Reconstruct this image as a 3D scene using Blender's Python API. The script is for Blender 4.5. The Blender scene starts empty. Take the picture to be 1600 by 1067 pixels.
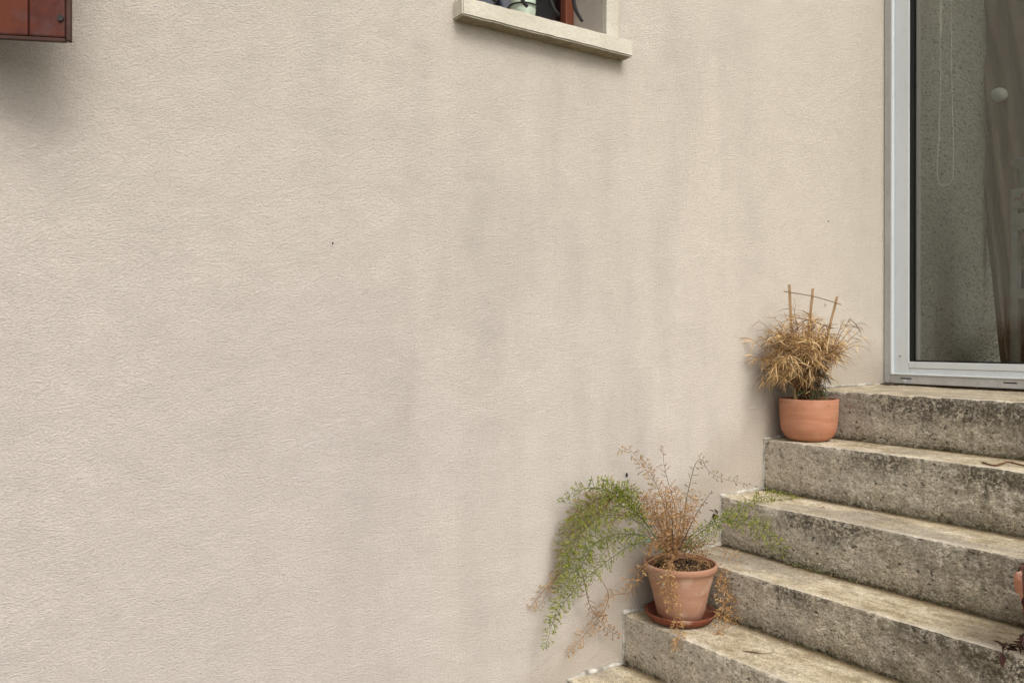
import bpy, bmesh, math, random
import numpy as np
from mathutils import Vector, noise, Matrix
random.seed(7)
sc = bpy.context.scene
PI = math.pi

# ---------------------------------------------------------------- camera
D = 2.0; EYE = 1.56; FPX = 1295.0; A = math.radians(33.6); HOR = 529.0
SA, CA = math.sin(A), math.cos(A)
cam = bpy.data.cameras.new('camera'); camo = bpy.data.objects.new('camera', cam)
sc.collection.objects.link(camo)
cam.sensor_width = 36; cam.lens = FPX / 1600 * 36; cam.clip_start = 0.05; cam.clip_end = 500
camo.location = (0, -D, EYE)
camo.rotation_euler = (PI / 2 - math.atan((533.5 - HOR) / FPX), 0, -A)
sc.camera = camo

# ---------------------------------------------------------------- world, sun, exposure
SUN_EL, SUN_AZ = math.radians(45), math.radians(-5)      # azimuth: to the right of the outward wall normal
w = bpy.data.worlds.new('World'); sc.world = w; w.use_nodes = True
nt = w.node_tree; nt.nodes.clear()
sky = nt.nodes.new('ShaderNodeTexSky'); sky.sky_type = 'NISHITA'; sky.sun_disc = False
sky.sun_elevation = SUN_EL; sky.sun_rotation = PI - SUN_AZ
sky.dust_density = 3.0; sky.air_density = 1.0; sky.ozone_density = 0.6
hs = nt.nodes.new('ShaderNodeHueSaturation'); hs.inputs['Saturation'].default_value = 0.22
wt = nt.nodes.new('ShaderNodeMix'); wt.data_type = 'RGBA'; wt.blend_type = 'MULTIPLY'
wt.inputs[0].default_value = 1.0; wt.inputs[7].default_value = (1.0, 0.975, 0.95, 1)
bg = nt.nodes.new('ShaderNodeBackground'); bg.inputs['Strength'].default_value = 0.15
wo = nt.nodes.new('ShaderNodeOutputWorld')
nt.links.new(sky.outputs[0], hs.inputs['Color']); nt.links.new(hs.outputs[0], wt.inputs[6])
nt.links.new(wt.outputs[2], bg.inputs[0]); nt.links.new(bg.outputs[0], wo.inputs[0])
sun = bpy.data.lights.new('sun', 'SUN'); suno = bpy.data.objects.new('sun', sun); sc.collection.objects.link(suno)
sun.energy = 1.3; sun.angle = math.radians(30); sun.color = (1.0, 0.95, 0.88)
sd = Vector((math.sin(SUN_AZ) * math.cos(SUN_EL), -math.cos(SUN_AZ) * math.cos(SUN_EL), math.sin(SUN_EL)))
suno.rotation_euler = sd.to_track_quat('Z', 'Y').to_euler(); suno.location = (2, -6, 8)
sc.view_settings.view_transform = 'Standard'; sc.view_settings.look = 'None'
sc.view_settings.exposure = 0.29; sc.view_settings.gamma = 1.0
sc.cycles.max_bounces = 8; sc.cycles.transparent_max_bounces = 12

# ---------------------------------------------------------------- helpers
def ray(px, py):
    dx = (px - 800) / FPX; dy = (py - HOR) / FPX
    return (SA + dx * CA, CA - dx * SA, -dy)
def P(px, py, out):            # a real point at the given distance out from the facade
    r = ray(px, py); t = (D - out) / r[1]
    return Vector((r[0] * t, -D + r[1] * t, EYE + r[2] * t))
def PX(px, py, X):
    r = ray(px, py); t = X / r[0]
    return Vector((X, -D + r[1] * t, EYE + r[2] * t))

def link(o): sc.collection.objects.link(o); return o
def empty(name, loc, label=None, cat=None, group=None, kind=None):
    o = bpy.data.objects.new(name, None); link(o); o.location = loc; o.empty_display_size = 0.05
    tag(o, label, cat, group, kind); return o
def tag(o, label=None, cat=None, group=None, kind=None):
    if label: o['label'] = label
    if cat: o['category'] = cat
    if group: o['group'] = group
    if kind: o['kind'] = kind
    return o
def wloc(o):
    v = Vector((0, 0, 0))
    while o: v += Vector(o.location); o = o.parent
    return v

class MB:
    def __init__(s): s.v = []; s.f = []; s.c = []
    def add(s, vs, fs, col=None):
        n = len(s.v); s.v += [tuple(v) for v in vs]; s.f += [tuple(i + n for i in f) for f in fs]
        s.c += [col or (1, 1, 1)] * len(fs)
    def box(s, a, b):
        x0, y0, z0 = [min(a[i], b[i]) for i in range(3)]; x1, y1, z1 = [max(a[i], b[i]) for i in range(3)]
        s.add([(x0,y0,z0),(x1,y0,z0),(x1,y1,z0),(x0,y1,z0),(x0,y0,z1),(x1,y0,z1),(x1,y1,z1),(x0,y1,z1)],
              [(0,3,2,1),(4,5,6,7),(0,1,5,4),(1,2,6,5),(2,3,7,6),(3,0,4,7)])
    def tube(s, pts, rad, n=5, col=None):
        pts = [Vector(p) for p in pts]; m = len(pts)
        if m < 2: return
        if not hasattr(rad, '__len__'): rad = [rad] * m
        vs = []; up = Vector((0.13, 0.31, 0.94))
        for i, p in enumerate(pts):
            d = (pts[min(i + 1, m - 1)] - pts[max(i - 1, 0)])
            if d.length < 1e-9: d = Vector((0, 0, 1))
            d.normalize(); a = d.cross(up)
            if a.length < 0.1: a = d.cross(Vector((1, 0, 0)))
            a.normalize(); b = d.cross(a)
            for k in range(n):
                th = 2 * PI * k / n
                vs.append(p + (a * math.cos(th) + b * math.sin(th)) * rad[i])
        fs = []
        for i in range(m - 1):
            for k in range(n):
                fs.append((i*n+k, i*n+(k+1) % n, (i+1)*n+(k+1) % n, (i+1)*n+k))
        fs.append(tuple(range(n))[::-1]); fs.append(tuple((m-1)*n+k for k in range(n)))
        s.add(vs, fs, col)
    def ribbon(s, pts, wid, side, col=None):
        pts = [Vector(p) for p in pts]; m = len(pts); vs = []
        for i, p in enumerate(pts):
            vs.append(p - side * wid[i]); vs.append(p + side * wid[i])
        s.add(vs, [(2*i, 2*i+1, 2*i+3, 2*i+2) for i in range(m-1)], col)
    def lathe(s, c, prof, n=64, jit=0.0):
        c = Vector(c); vs = []
        for (r, z) in prof:
            for k in range(n):
                th = 2 * PI * k / n
                rr = r * (1 + jit * noise.noise(Vector((math.cos(th) * 1.5, math.sin(th) * 1.5, z * 12))))
                vs.append(c + Vector((rr * math.cos(th), rr * math.sin(th), z)))
        m = len(prof); fs = []
        for i in range(m - 1):
            for k in range(n):
                fs.append((i*n+k, i*n+(k+1) % n, (i+1)*n+(k+1) % n, (i+1)*n+k))
        s.add(vs, fs)
    def build(s, name, mat, parent=None, bevel=0, smooth=False, seg=2):
        off = wloc(parent) if parent else Vector((0, 0, 0))
        me = bpy.data.meshes.new(name)
        me.from_pydata([(x - off[0], y - off[1], z - off[2]) for x, y, z in s.v], [], s.f); me.update()
        ca = me.color_attributes.new('tint', 'FLOAT_COLOR', 'CORNER')
        arr = np.ones((len(me.loops), 4), dtype=np.float32)
        cnt = [len(f) for f in s.f]
        arr[:, :3] = np.repeat(np.array(s.c, dtype=np.float32).reshape(-1, 3), cnt, axis=0)
        ca.data.foreach_set('color', arr.ravel())
        me.materials.append(mat)
        if smooth: me.polygons.foreach_set('use_smooth', [True] * len(me.polygons))
        o = bpy.data.objects.new(name, me); link(o)
        if parent: o.parent = parent
        if bevel:
            b = o.modifiers.new('bevel', 'BEVEL'); b.width = bevel; b.segments = seg; b.limit_method = 'ANGLE'
        return o
def at_base(mb, name, mat, loc, **k):       # a single-mesh thing with its origin at its base
    e = bpy.data.objects.new('t', None); e.location = loc
    mb.v = [(x - loc[0], y - loc[1], z - loc[2]) for x, y, z in mb.v]
    bpy.data.objects.remove(e)
    o = mb.build(name, mat, None, **k); o.location = loc; return o

# ---------------------------------------------------------------- material tools
class N:
    def __init__(s, name):
        s.m = bpy.data.materials.new(name); s.m.use_nodes = True; s.t = s.m.node_tree; s.t.nodes.clear()
        s.out = s.t.nodes.new('ShaderNodeOutputMaterial'); s.b = s.t.nodes.new('ShaderNodeBsdfPrincipled')
        s.t.links.new(s.b.outputs[0], s.out.inputs[0])
        s.co = s.t.nodes.new('ShaderNodeTexCoord').outputs['Object']
    def L(s, a, b): s.t.links.new(a, b)
    def mapping(s, scale, rot=(0, 0, 0), loc=(0, 0, 0), src=None):
        n = s.t.nodes.new('ShaderNodeMapping'); n.inputs['Scale'].default_value = scale
        n.inputs['Rotation'].default_value = rot; n.inputs['Location'].default_value = loc
        s.L(src or s.co, n.inputs[0]); return n.outputs[0]
    def noise(s, scale, det=4, rough=0.55, vec=None, dist=0, col=False):
        n = s.t.nodes.new('ShaderNodeTexNoise'); n.inputs['Scale'].default_value = scale
        n.inputs['Detail'].default_value = det; n.inputs['Roughness'].default_value = rough
        n.inputs['Distortion'].default_value = dist
        s.L(vec or s.co, n.inputs['Vector']); return n.outputs[1 if col else 0]
    def voro(s, scale, vec=None, feat='F1', rnd=1):
        n = s.t.nodes.new('ShaderNodeTexVoronoi'); n.feature = feat; n.inputs['Scale'].default_value = scale
        n.inputs['Randomness'].default_value = rnd
        s.L(vec or s.co, n.inputs['Vector']); return n.outputs[0]
    def ramp(s, fac, stops):
        n = s.t.nodes.new('ShaderNodeValToRGB'); e = n.color_ramp.elements
        while len(e) < len(stops): e.new(0.5)
        for i, (p, c) in enumerate(stops):
            e[i].position = p
            if not hasattr(c, '__len__'): c = (c, c, c)
            e[i].color = (*c, 1)
        s.L(fac, n.inputs[0]); return n.outputs[0]
    def mix(s, fac, a, b, mode='MIX'):
        n = s.t.nodes.new('ShaderNodeMix'); n.data_type = 'RGBA'; n.blend_type = mode
        for v, i in ((fac, 0), (a, 6), (b, 7)):
            if hasattr(v, 'links'): s.L(v, n.inputs[i])
            elif i == 0: n.inputs[0].default_value = v
            else: n.inputs[i].default_value = (*v, 1)
        return n.outputs[2]
    def math(s, op, a, b=None, c=None, clamp=False):
        n = s.t.nodes.new('ShaderNodeMath'); n.operation = op; n.use_clamp = clamp
        for i, v in enumerate((a, b, c)):
            if v is None: continue
            if hasattr(v, 'links'): s.L(v, n.inputs[i])
            else: n.inputs[i].default_value = v
        return n.outputs[0]
    def attr(s, name, out=2):
        n = s.t.nodes.new('ShaderNodeAttribute'); n.attribute_name = name; return n.outputs[out]
    def xyz(s, src=None):
        n = s.t.nodes.new('ShaderNodeSeparateXYZ'); s.L(src or s.co, n.inputs[0]); return n.outputs
    def bump(s, h, dist, strength=1.0, prev=None):
        n = s.t.nodes.new('ShaderNodeBump'); n.inputs['Distance'].default_value = dist
        n.inputs['Strength'].default_value = strength
        s.L(h, n.inputs['Height'])
        if prev: s.L(prev, n.inputs['Normal'])
        return n.outputs[0]
    def fin(s, col, rough=0.8, normal=None, spec=0.3, **k):
        for v, nm in ((col, 'Base Color'), (rough, 'Roughness')):
            if hasattr(v, 'links'): s.L(v, s.b.inputs[nm])
            elif nm == 'Base Color': s.b.inputs[nm].default_value = (*v, 1)
            else: s.b.inputs[nm].default_value = v
        s.b.inputs['Specular IOR Level'].default_value = spec
        if normal: s.L(normal, s.b.inputs['Normal'])
        for kk, v in k.items(): s.b.inputs[kk].default_value = v
        return s.m

# painted roughcast render of the facade
def plaster(name, inner=False):
    n = N(name)
    x, y, z = n.xyz()
    wv = n.noise(9, 2, 0.5, col=True)
    vec = n.mix(0.035 if not inner else 0.05, n.co, wv, 'ADD')
    k = 1.0 if not inner else 0.30
    mp = n.mapping((1.0, 1.0, 1.9), (0.63, 0.91, 0.37), src=vec)
    g1 = n.noise(165 * k, 3, 0.6, mp, 0.5)
    g2 = n.noise(330 * k, 2, 0.6, mp)
    g3 = n.noise(75 * k, 2, 0.5, mp, 0.3)
    h = n.math('ADD', n.math('MULTIPLY', g1, 1.0), n.math('MULTIPLY', g2, 0.2))
    h = n.math('SUBTRACT', h, n.math('MULTIPLY', g3, -0.18))
    big = n.noise(2.6, 3, 0.5)
    nb = n.bump(big, 0.004, 0.5)
    nb = n.bump(h, 0.0042 if not inner else 0.06, 1.0, nb)
    if inner:
        c = n.ramp(n.noise(2.0, 3), [(0.3, (0.66, 0.665, 0.57)), (0.7, (0.76, 0.76, 0.66))])
        c = n.mix(n.ramp(h, [(0.50, 0.75), (0.68, 0.0)]), c, (0.25, 0.25, 0.205))  # relief shade put into the colour: hollows painted darker
        return n.fin(c, 0.95, nb, 0.1)
    # broad tone: pinkish grey paint, yellower where the render shows through
    warm = n.ramp(n.noise(1.1, 3, 0.6, n.mapping((1, 1, 0.8), loc=(3.1, 0, 1.7))), [(0.35, 0.0), (0.65, 1.0)])
    c = n.mix(warm, (0.568, 0.517, 0.485), (0.592, 0.54, 0.497))
    xr = n.math('MULTIPLY_ADD', x, 0.42, -0.35, True)      # lighter and yellower towards the door
    zr = n.math('MULTIPLY_ADD', z, 1.0, -1.3, True)
    c = n.mix(n.math('MULTIPLY', xr, 0.85), c, (0.785, 0.72, 0.615))
    c = n.mix(n.math('MULTIPLY', zr, 0.35), c, (0.62, 0.565, 0.455))
    # rain-streak soiling: long soft vertical runs, strongest between the window and the door
    st = n.noise(5.5, 4, 0.55, n.mapping((1.0, 1.0, 0.16), loc=(0.3, 0, 0)))
    st2 = n.noise(2.2, 4, 0.6, n.mapping((1, 1, 0.7), loc=(5, 0, 2)))
    m = n.math('MULTIPLY', n.ramp(st, [(0.42, 0), (0.72, 1)]), n.ramp(st2, [(0.35, 0.1), (0.65, 1)]))
    bx = n.ramp(n.math('MULTIPLY', x, 0.3), [(0.12, 0.15), (0.30, 0.95), (0.62, 1.0), (0.78, 0.1)])
    c = n.mix(n.math('MULTIPLY', n.math('MULTIPLY', m, bx), 0.62), c, (0.36, 0.335, 0.315))
    mot = n.noise(7, 5, 0.65, n.mapping((1, 1, 0.8)))
    c = n.mix(n.ramp(mot, [(0.45, 0.0), (0.8, 0.16)]), c, (0.44, 0.385, 0.33))
    # soiling that follows the line of the steps, 
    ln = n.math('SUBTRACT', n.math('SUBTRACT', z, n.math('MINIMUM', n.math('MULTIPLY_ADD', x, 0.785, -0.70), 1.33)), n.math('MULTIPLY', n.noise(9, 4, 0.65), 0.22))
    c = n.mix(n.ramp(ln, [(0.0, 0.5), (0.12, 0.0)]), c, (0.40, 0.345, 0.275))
    # darker colour in the hollows of the texture
    c = n.mix(n.ramp(h, [(0.52, 0.30), (0.74, 0.0)]), c, (0.38, 0.33, 0.275))
    sp = n.noise(34, 2, 0.5, n.mapping((1, 1, 0.6)))
    c = n.mix(n.ramp(sp, [(0.765, 0.0), (0.80, 0.55)]), c, (0.22, 0.19, 0.16))
    return n.fin(c, 0.92, nb, 0.15)
M_WALL = plaster('painted_render')
M_INNER = plaster('veranda_roughcast', True)

def simple(name, c1, c2, scale=30, rough=0.6, bump=0.0, bscale=200, spec=0.3, stretch=(1, 1, 1), tint=False, **k):
    n = N(name); f = n.noise(scale, 4, 0.6, n.mapping(stretch))
    c = n.ramp(f, [(0.3, c1), (0.7, c2)])
    if tint: c = n.mix(1.0, c, n.attr('tint', 0), 'MULTIPLY')
    nb = n.bump(n.noise(bscale, 3, 0.6, n.mapping(stretch)), bump) if bump else None
    return n.fin(c, rough, nb, spec, **k)

def concrete():
    n = N('weathered_concrete')
    ris = n.attr('riser'); dn = n.attr('dnose'); db = n.attr('dbase'); lv = n.attr('level')
    x, y, z = n.xyz(); y = n.math('ADD', y, -0.8)
    f1 = n.noise(6, 5, 0.65); f2 = n.noise(28, 5, 0.7); f3 = n.noise(110, 4, 0.7); f4 = n.noise(2.3, 3, 0.5)
    # treads: cream cement, yellow and grey staining drawn out along the step
    mt = n.mapping((1.2, 0.75, 1.2))
    t1 = n.noise(9, 7, 0.74, mt, 0.3); t2 = n.noise(26, 7, 0.8, mt, 0.3); t3 = n.noise(4, 4, 0.6, n.mapping((1, 0.5, 1), loc=(3, 9, 1)))
    tc = n.ramp(t1, [(0.36, (0.36, 0.30, 0.20)), (0.46, (0.54, 0.465, 0.335)), (0.55, (0.63, 0.56, 0.425)), (0.66, (0.69, 0.63, 0.52))])
    tc = n.mix(n.ramp(t2, [(0.49, 0.0), (0.58, 0.62)]), tc, (0.27, 0.215, 0.135))
    tc = n.mix(n.ramp(t3, [(0.5, 0.0), (0.60, 0.75)]), tc, (0.34, 0.30, 0.25))
    # risers: grey-beige with vertical runs, black lichen
    mr = n.mapping((1.0, 0.8, 1.4), (0.35, 0, 0))
    r1 = n.noise(14, 6, 0.7, mr, 0.4); r2 = n.noise(120, 5, 0.8, n.mapping((1.0, 0.55, 1.25), (0.5, 0, 0)), 0.7)
    rc = n.ramp(r1, [(0.38, (0.60, 0.54, 0.43)), (0.5, (0.76, 0.69, 0.56)), (0.60, (0.84, 0.78, 0.66))])
    rc = n.mix(n.ramp(r2, [(0.50, 0.0), (0.57, 0.6)]), rc, (0.22, 0.185, 0.13))
    rc = n.mix(n.ramp(n.noise(5, 4, 0.6, n.mapping((1, 1, 1), loc=(7, 2, 5))), [(0.47, 0.0), (0.58, 0.6)]), rc, (0.42, 0.38, 0.335))
    run = n.noise(26, 4, 0.6, n.mapping((1, 1, 0.1)))
    rc = n.mix(n.ramp(run, [(0.5, 0.0), (0.7, 0.35)]), rc, (0.25, 0.22, 0.18))
    # cleaner, painted splash near the house wall
    nearwall = n.ramp(n.math('ADD', n.math('MULTIPLY', y, -1.0), n.math('MULTIPLY', n.math('SUBTRACT', f1, 0.5), 0.35)),
                      [(0.10, 1.0), (0.48, 0.0)])
    rc = n.mix(n.math('MULTIPLY', nearwall, 0.6), rc, (0.62, 0.55, 0.46))
    clean = n.ramp(f2, [(0.35, 0.0), (0.7, 1.0)])
    # black lichen band under the nosing, patchy
    up = n.ramp(n.math('ADD', dn, n.math('MULTIPLY', n.math('SUBTRACT', f1, 0.5), 0.16)), [(0.02, 1.0), (0.12, 0.0)])
    patch = n.ramp(f4, [(0.45, 0.1), (0.54, 1.0)])
    spk = n.ramp(f3, [(0.46, 0.0), (0.53, 1.0)]); spk2 = n.ramp(f2, [(0.44, 0.0), (0.56, 1.0)])
    dirt = n.math('MULTIPLY', n.math('MULTIPLY', up, patch), n.math('MULTIPLY_ADD', spk, 0.65, n.math('MULTIPLY', spk2, 0.35)))
    dirt = n.math('MULTIPLY', dirt, n.math('SUBTRACT', 1.0, n.math('MULTIPLY', nearwall, 0.8)))
    rc = n.mix(n.math('MINIMUM', n.math('MULTIPLY', dirt, 1.35), 0.85), rc, (0.06, 0.052, 0.04))
    # scattered pits
    pit = n.noise(75, 3, 0.6, n.mapping((1, 0.7, 1.1), loc=(9, 3, 4)))
    rc = n.mix(n.math('MULTIPLY', n.ramp(pit, [(0.63, 0.0), (0.67, 1.0)]), 0.85), rc, (0.045, 0.04, 0.033))
    # base of riser: damp olive growth
    lo = n.ramp(n.math('ADD', db, n.math('MULTIPLY', n.math('SUBTRACT', f2, 0.5), 0.10)), [(0.0, 1.0), (0.055, 0.0)])
    rc = n.mix(n.math('MULTIPLY', lo, n.math('MULTIPLY_ADD', spk, 0.5, 0.35)), rc, (0.10, 0.085, 0.035))
    rc = n.mix(n.math('MULTIPLY', n.ramp(n.math('ADD', n.math('MULTIPLY', y, -1), n.math('MULTIPLY', f1, 0.3)), [(0.62, 0.0), (0.95, 1.0)]),
                      n.math('MULTIPLY', spk2, 0.45)), rc, (0.15, 0.13, 0.08))
    gr = n.ramp(n.noise(3.1, 5, 0.7, n.mapping((1, 0.8, 1), loc=(6, 3, 2))), [(0.5, 0.0), (0.6, 0.55)])
    tc = n.mix(n.math('MULTIPLY', gr, spk), tc, (0.13, 0.11, 0.08))
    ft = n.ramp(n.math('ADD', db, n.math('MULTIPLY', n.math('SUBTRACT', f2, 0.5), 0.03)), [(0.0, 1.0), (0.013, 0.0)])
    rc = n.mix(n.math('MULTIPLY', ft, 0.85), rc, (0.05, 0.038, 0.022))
    c = n.mix(ris, tc, rc)
    # seam at the back of each tread: brown line of dirt
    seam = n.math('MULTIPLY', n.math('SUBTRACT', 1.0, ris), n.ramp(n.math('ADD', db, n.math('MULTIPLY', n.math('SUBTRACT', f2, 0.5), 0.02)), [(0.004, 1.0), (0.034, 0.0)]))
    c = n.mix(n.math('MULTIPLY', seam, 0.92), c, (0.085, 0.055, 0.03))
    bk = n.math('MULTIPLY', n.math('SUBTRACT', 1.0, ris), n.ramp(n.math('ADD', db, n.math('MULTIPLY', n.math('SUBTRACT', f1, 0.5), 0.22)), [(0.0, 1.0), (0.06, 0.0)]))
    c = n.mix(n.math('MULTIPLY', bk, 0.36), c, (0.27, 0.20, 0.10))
    fine = n.noise(260, 3, 0.7, n.mapping((1, 0.6, 1), (0.4, 0.2, 0)))
    c = n.mix(0.85, c, n.ramp(fine, [(0.36, (0.62, 0.60, 0.57)), (0.49, (1.06, 1.06, 1.05)), (0.62, (1.36, 1.36, 1.33))]), 'MULTIPLY')
    # pale worn nosing
    wn = n.ramp(n.math('ADD', dn, n.math('MULTIPLY', n.math('SUBTRACT', f2, 0.5), 0.035)), [(0.004, 1.0), (0.026, 0.0)])
    wn = n.math('MULTIPLY', wn, n.math('MULTIPLY_ADD', ris, -0.8, 1.0))
    wn = n.math('MULTIPLY', wn, n.ramp(n.noise(5, 3, 0.5, n.mapping((1, 0.6, 1), loc=(1, 5, 2))), [(0.35, 0.25), (0.6, 1.0)]))
    c = n.mix(n.math('MULTIPLY', wn, 0.85), c, (0.69, 0.635, 0.53))
    # a few dark scabs on the treads
    sc_ = n.ramp(n.noise(40, 2, 0.5, n.mapping((1.5, 0.6, 1), loc=(4, 4, 4))), [(0.735, 0.0), (0.76, 1.0)])
    c = n.mix(n.math('MULTIPLY', sc_, 0.8), c, (0.07, 0.055, 0.035))
    h = n.math('ADD', n.math('MULTIPLY', r2, 0.9), n.math('MULTIPLY', f3, 0.6))
    h = n.math('SUBTRACT', h, n.math('MULTIPLY', pit, 0.5))
    amt = n.math('MULTIPLY_ADD', ris, 0.75, 0.30)
    h = n.math('ADD', h, n.math('MULTIPLY', fine, 0.35)); nb = n.bump(n.math('MULTIPLY', h, amt), 0.009, 1.0)
    return n.fin(c, 0.93, nb, 0.15)
M_CONC = concrete()

def terracotta(name, c1, c2, bandc, soft=1.0, bloom=0.4):
    n = N(name); x, y, z = n.xyz()
    band = n.noise(1, 5, 0.7, n.mapping((1.5, 1.5, 55)))
    f = n.noise(9, 4, 0.6)
    c = n.mix(n.ramp(band, [(0.3, 0.0), (0.7, 1.0)]), c1, c2)
    c = n.mix(n.ramp(f, [(0.45, 0.0), (0.75, 0.55 * soft)]), c, bandc)
    c = n.mix(n.ramp(n.noise(1, 3, 0.6, n.mapping((3, 3, 22), loc=(1, 2, 3))), [(0.5, 0.0), (0.6, 0.4)]), c, bandc)
    c = n.mix(n.ramp(n.noise(70, 2, 0.5), [(0.71, 0.0), (0.76, 0.6)]), c, (0.20, 0.08, 0.04))
    c = n.mix(n.ramp(n.noise(14, 3, 0.6, n.mapping((1, 1, 1.3), loc=(2, 3, 8))), [(0.54, 0.0), (0.64, bloom)]), c, (0.60, 0.47, 0.37))
    nb = n.bump(n.math('ADD', band, n.math('MULTIPLY', n.noise(160, 3), 0.4)), 0.0012, 0.8)
    return n.fin(c, 0.82, nb, 0.2)
M_POT1 = terracotta('terracotta_orange', (0.45, 0.205, 0.12), (0.52, 0.26, 0.16), (0.36, 0.145, 0.078), bloom=0.10)
M_POT2 = terracotta('terracotta_weathered', (0.41, 0.225, 0.145), (0.46, 0.27, 0.185), (0.35, 0.17, 0.105))
M_POT3 = terracotta('terracotta_pinkish', (0.46, 0.205, 0.135), (0.52, 0.25, 0.17), (0.38, 0.15, 0.095))
M_SAUC = terracotta('terracotta_saucer', (0.19, 0.06, 0.032), (0.24, 0.08, 0.045), (0.12, 0.038, 0.022))
M_SOIL = simple('potting_soil', (0.012, 0.008, 0.006), (0.05, 0.03, 0.02), 80, 0.95, 0.004, 160)
M_LEAF = simple('leaf', (0.85, 0.85, 0.85), (1, 1, 1), 40, 0.6, tint=True)
M_WOODSTICK = simple('bamboo_strip', (0.26, 0.155, 0.07), (0.38, 0.24, 0.12), 60, 0.6, 0.0006, 300, stretch=(1, 1, 0.1))
M_WIRE = simple('brown_wire', (0.16, 0.085, 0.045), (0.24, 0.13, 0.07), 60, 0.5)
M_SEAL = simple('white_sealant', (0.22, 0.20, 0.165), (0.78, 0.76, 0.70), 26, 0.8, 0.005, 120)
M_STONE = simple('cream_sill_stone', (0.62, 0.57, 0.44), (0.76, 0.70, 0.57), 9, 0.8, 0.003, 90)
def sillm():
    n = N('cream_sill_stone')
    c = n.ramp(n.noise(9, 4), [(0.35, (0.56, 0.525, 0.43)), (0.65, (0.63, 0.595, 0.50))])
    c = n.mix(n.ramp(n.noise(60, 3, 0.6), [(0.55, 0.0), (0.7, 0.35)]), c, (0.42, 0.39, 0.29))
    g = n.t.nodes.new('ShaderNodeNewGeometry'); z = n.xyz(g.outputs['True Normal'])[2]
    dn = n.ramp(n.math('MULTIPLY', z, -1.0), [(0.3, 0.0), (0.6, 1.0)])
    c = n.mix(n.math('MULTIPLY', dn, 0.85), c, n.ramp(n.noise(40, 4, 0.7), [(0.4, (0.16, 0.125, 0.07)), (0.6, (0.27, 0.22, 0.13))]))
    return n.fin(c, 0.85, n.bump(n.noise(90, 3, 0.6), 0.003), 0.2)
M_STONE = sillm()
M_IRON = simple('wrought_iron', (0.012, 0.012, 0.013), (0.035, 0.033, 0.032), 60, 0.5, 0.001, 150, spec=0.3)
def alu():
    n = N('white_aluminium'); x, y, z = n.xyz()
    c = n.ramp(n.noise(5, 4, 0.6, n.mapping((1, 1, 0.3))), [(0.3, (0.66, 0.715, 0.755)), (0.7, (0.72, 0.765, 0.79))])
    c = n.mix(n.ramp(n.noise(40, 4, 0.7, n.mapping((1, 1, 0.4))), [(0.55, 0.0), (0.8, 0.35)]), c, (0.42, 0.42, 0.40))
    return n.fin(c, 0.32, None, 0.5)
M_ALU = alu()
def alud():
    n = N('grimy_aluminium')
    c = n.ramp(n.noise(7, 5, 0.7, n.mapping((1, 1, 0.5))), [(0.3, (0.46, 0.46, 0.455)), (0.7, (0.62, 0.63, 0.64))])
    c = n.mix(n.ramp(n.noise(50, 4, 0.7), [(0.58, 0.0), (0.75, 0.6)]), c, (0.20, 0.17, 0.13))
    return n.fin(c, 0.5, None, 0.4)
M_ALUD = alud()
M_RUBBER = simple('black_gasket', (0.008, 0.009, 0.009), (0.014, 0.015, 0.015), 20, 0.4)
M_HOLE = simple('slot_black', (0.006, 0.005, 0.005), (0.01, 0.01, 0.01), 20, 0.9)
def glassm(name, tint, extra=1.5):
    n = N(name); t = n.t
    tr = t.nodes.new('ShaderNodeBsdfTransparent'); tr.inputs[0].default_value = (*tint, 1)
    gl = t.nodes.new('ShaderNodeBsdfGlossy'); gl.inputs['Roughness'].default_value = 0.015
    fr = t.nodes.new('ShaderNodeFresnel'); fr.inputs[0].default_value = 1.5
    mx = t.nodes.new('ShaderNodeMixShader')
    n.L(n.math('MULTIPLY', fr.outputs[0], extra, clamp=True), mx.inputs[0])
    n.L(tr.outputs[0], mx.inputs[1]); n.L(gl.outputs[0], mx.inputs[2]); n.L(mx.outputs[0], n.out.inputs[0])
    t.nodes.remove(n.b); return n.m
M_GLASS = glassm('door_glass', (0.97, 0.985, 0.965), 1.35)
M_GLASSW = glassm('window_glass', (0.6, 0.62, 0.66), 1.6)
def shutterwood():
    n = N('stained_shutter_wood')
    g = n.noise(30, 5, 0.65, n.mapping((1, 1, 0.08)), 0.5); f = n.noise(6, 4, 0.6)
    c = n.ramp(g, [(0.3, (0.050, 0.019, 0.019)), (0.7, (0.088, 0.030, 0.028))])
    c = n.mix(n.ramp(f, [(0.47, 0.0), (0.60, 0.8)]), c, (0.135, 0.038, 0.019))
    c = n.mix(n.ramp(n.noise(16, 4, 0.6), [(0.5, 0.0), (0.65, 0.5)]), c, (0.11, 0.065, 0.065))
    return n.fin(c, 0.7, n.bump(g, 0.0015), 0.15)
M_SHUT = shutterwood()
M_REDW = simple('red_brown_window_wood', (0.13, 0.035, 0.018), (0.22, 0.065, 0.03), 30, 0.65, 0.001, 90, stretch=(1, 1, 0.1))

# ---------------------------------------------------------------- geometry constants
XC = 3.171                                   # plane of the glazed door
NOSE = [2.64, 2.425, 2.20, 1.992, 1.755, 1.531, 1.31, 1.09]
LEV = [1.370, 1.1956, 1.0126, 0.841, 0.684, 0.526, 0.351, 0.176, 0.0]
STW = 1.62

# ---------------------------------------------------------------- ground
g = MB(); g.add([(-60,-60,0),(60,-60,0),(60,60,0),(-60,60,0)], [(0,1,2,3)])
ng = N('ground_gravel')
gc = ng.ramp(ng.noise(50, 5, 0.7), [(0.3, (0.22, 0.20, 0.16)), (0.7, (0.40, 0.37, 0.31))])
gc = ng.mix(ng.ramp(ng.noise(0.6, 4), [(0.45, 0), (0.6, 0.8)]), gc, (0.09, 0.12, 0.045))
go = g.build('ground', ng.fin(gc, 0.95, ng.bump(ng.noise(70, 4, 0.7), 0.02), 0.1)); tag(go, kind='structure')

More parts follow.
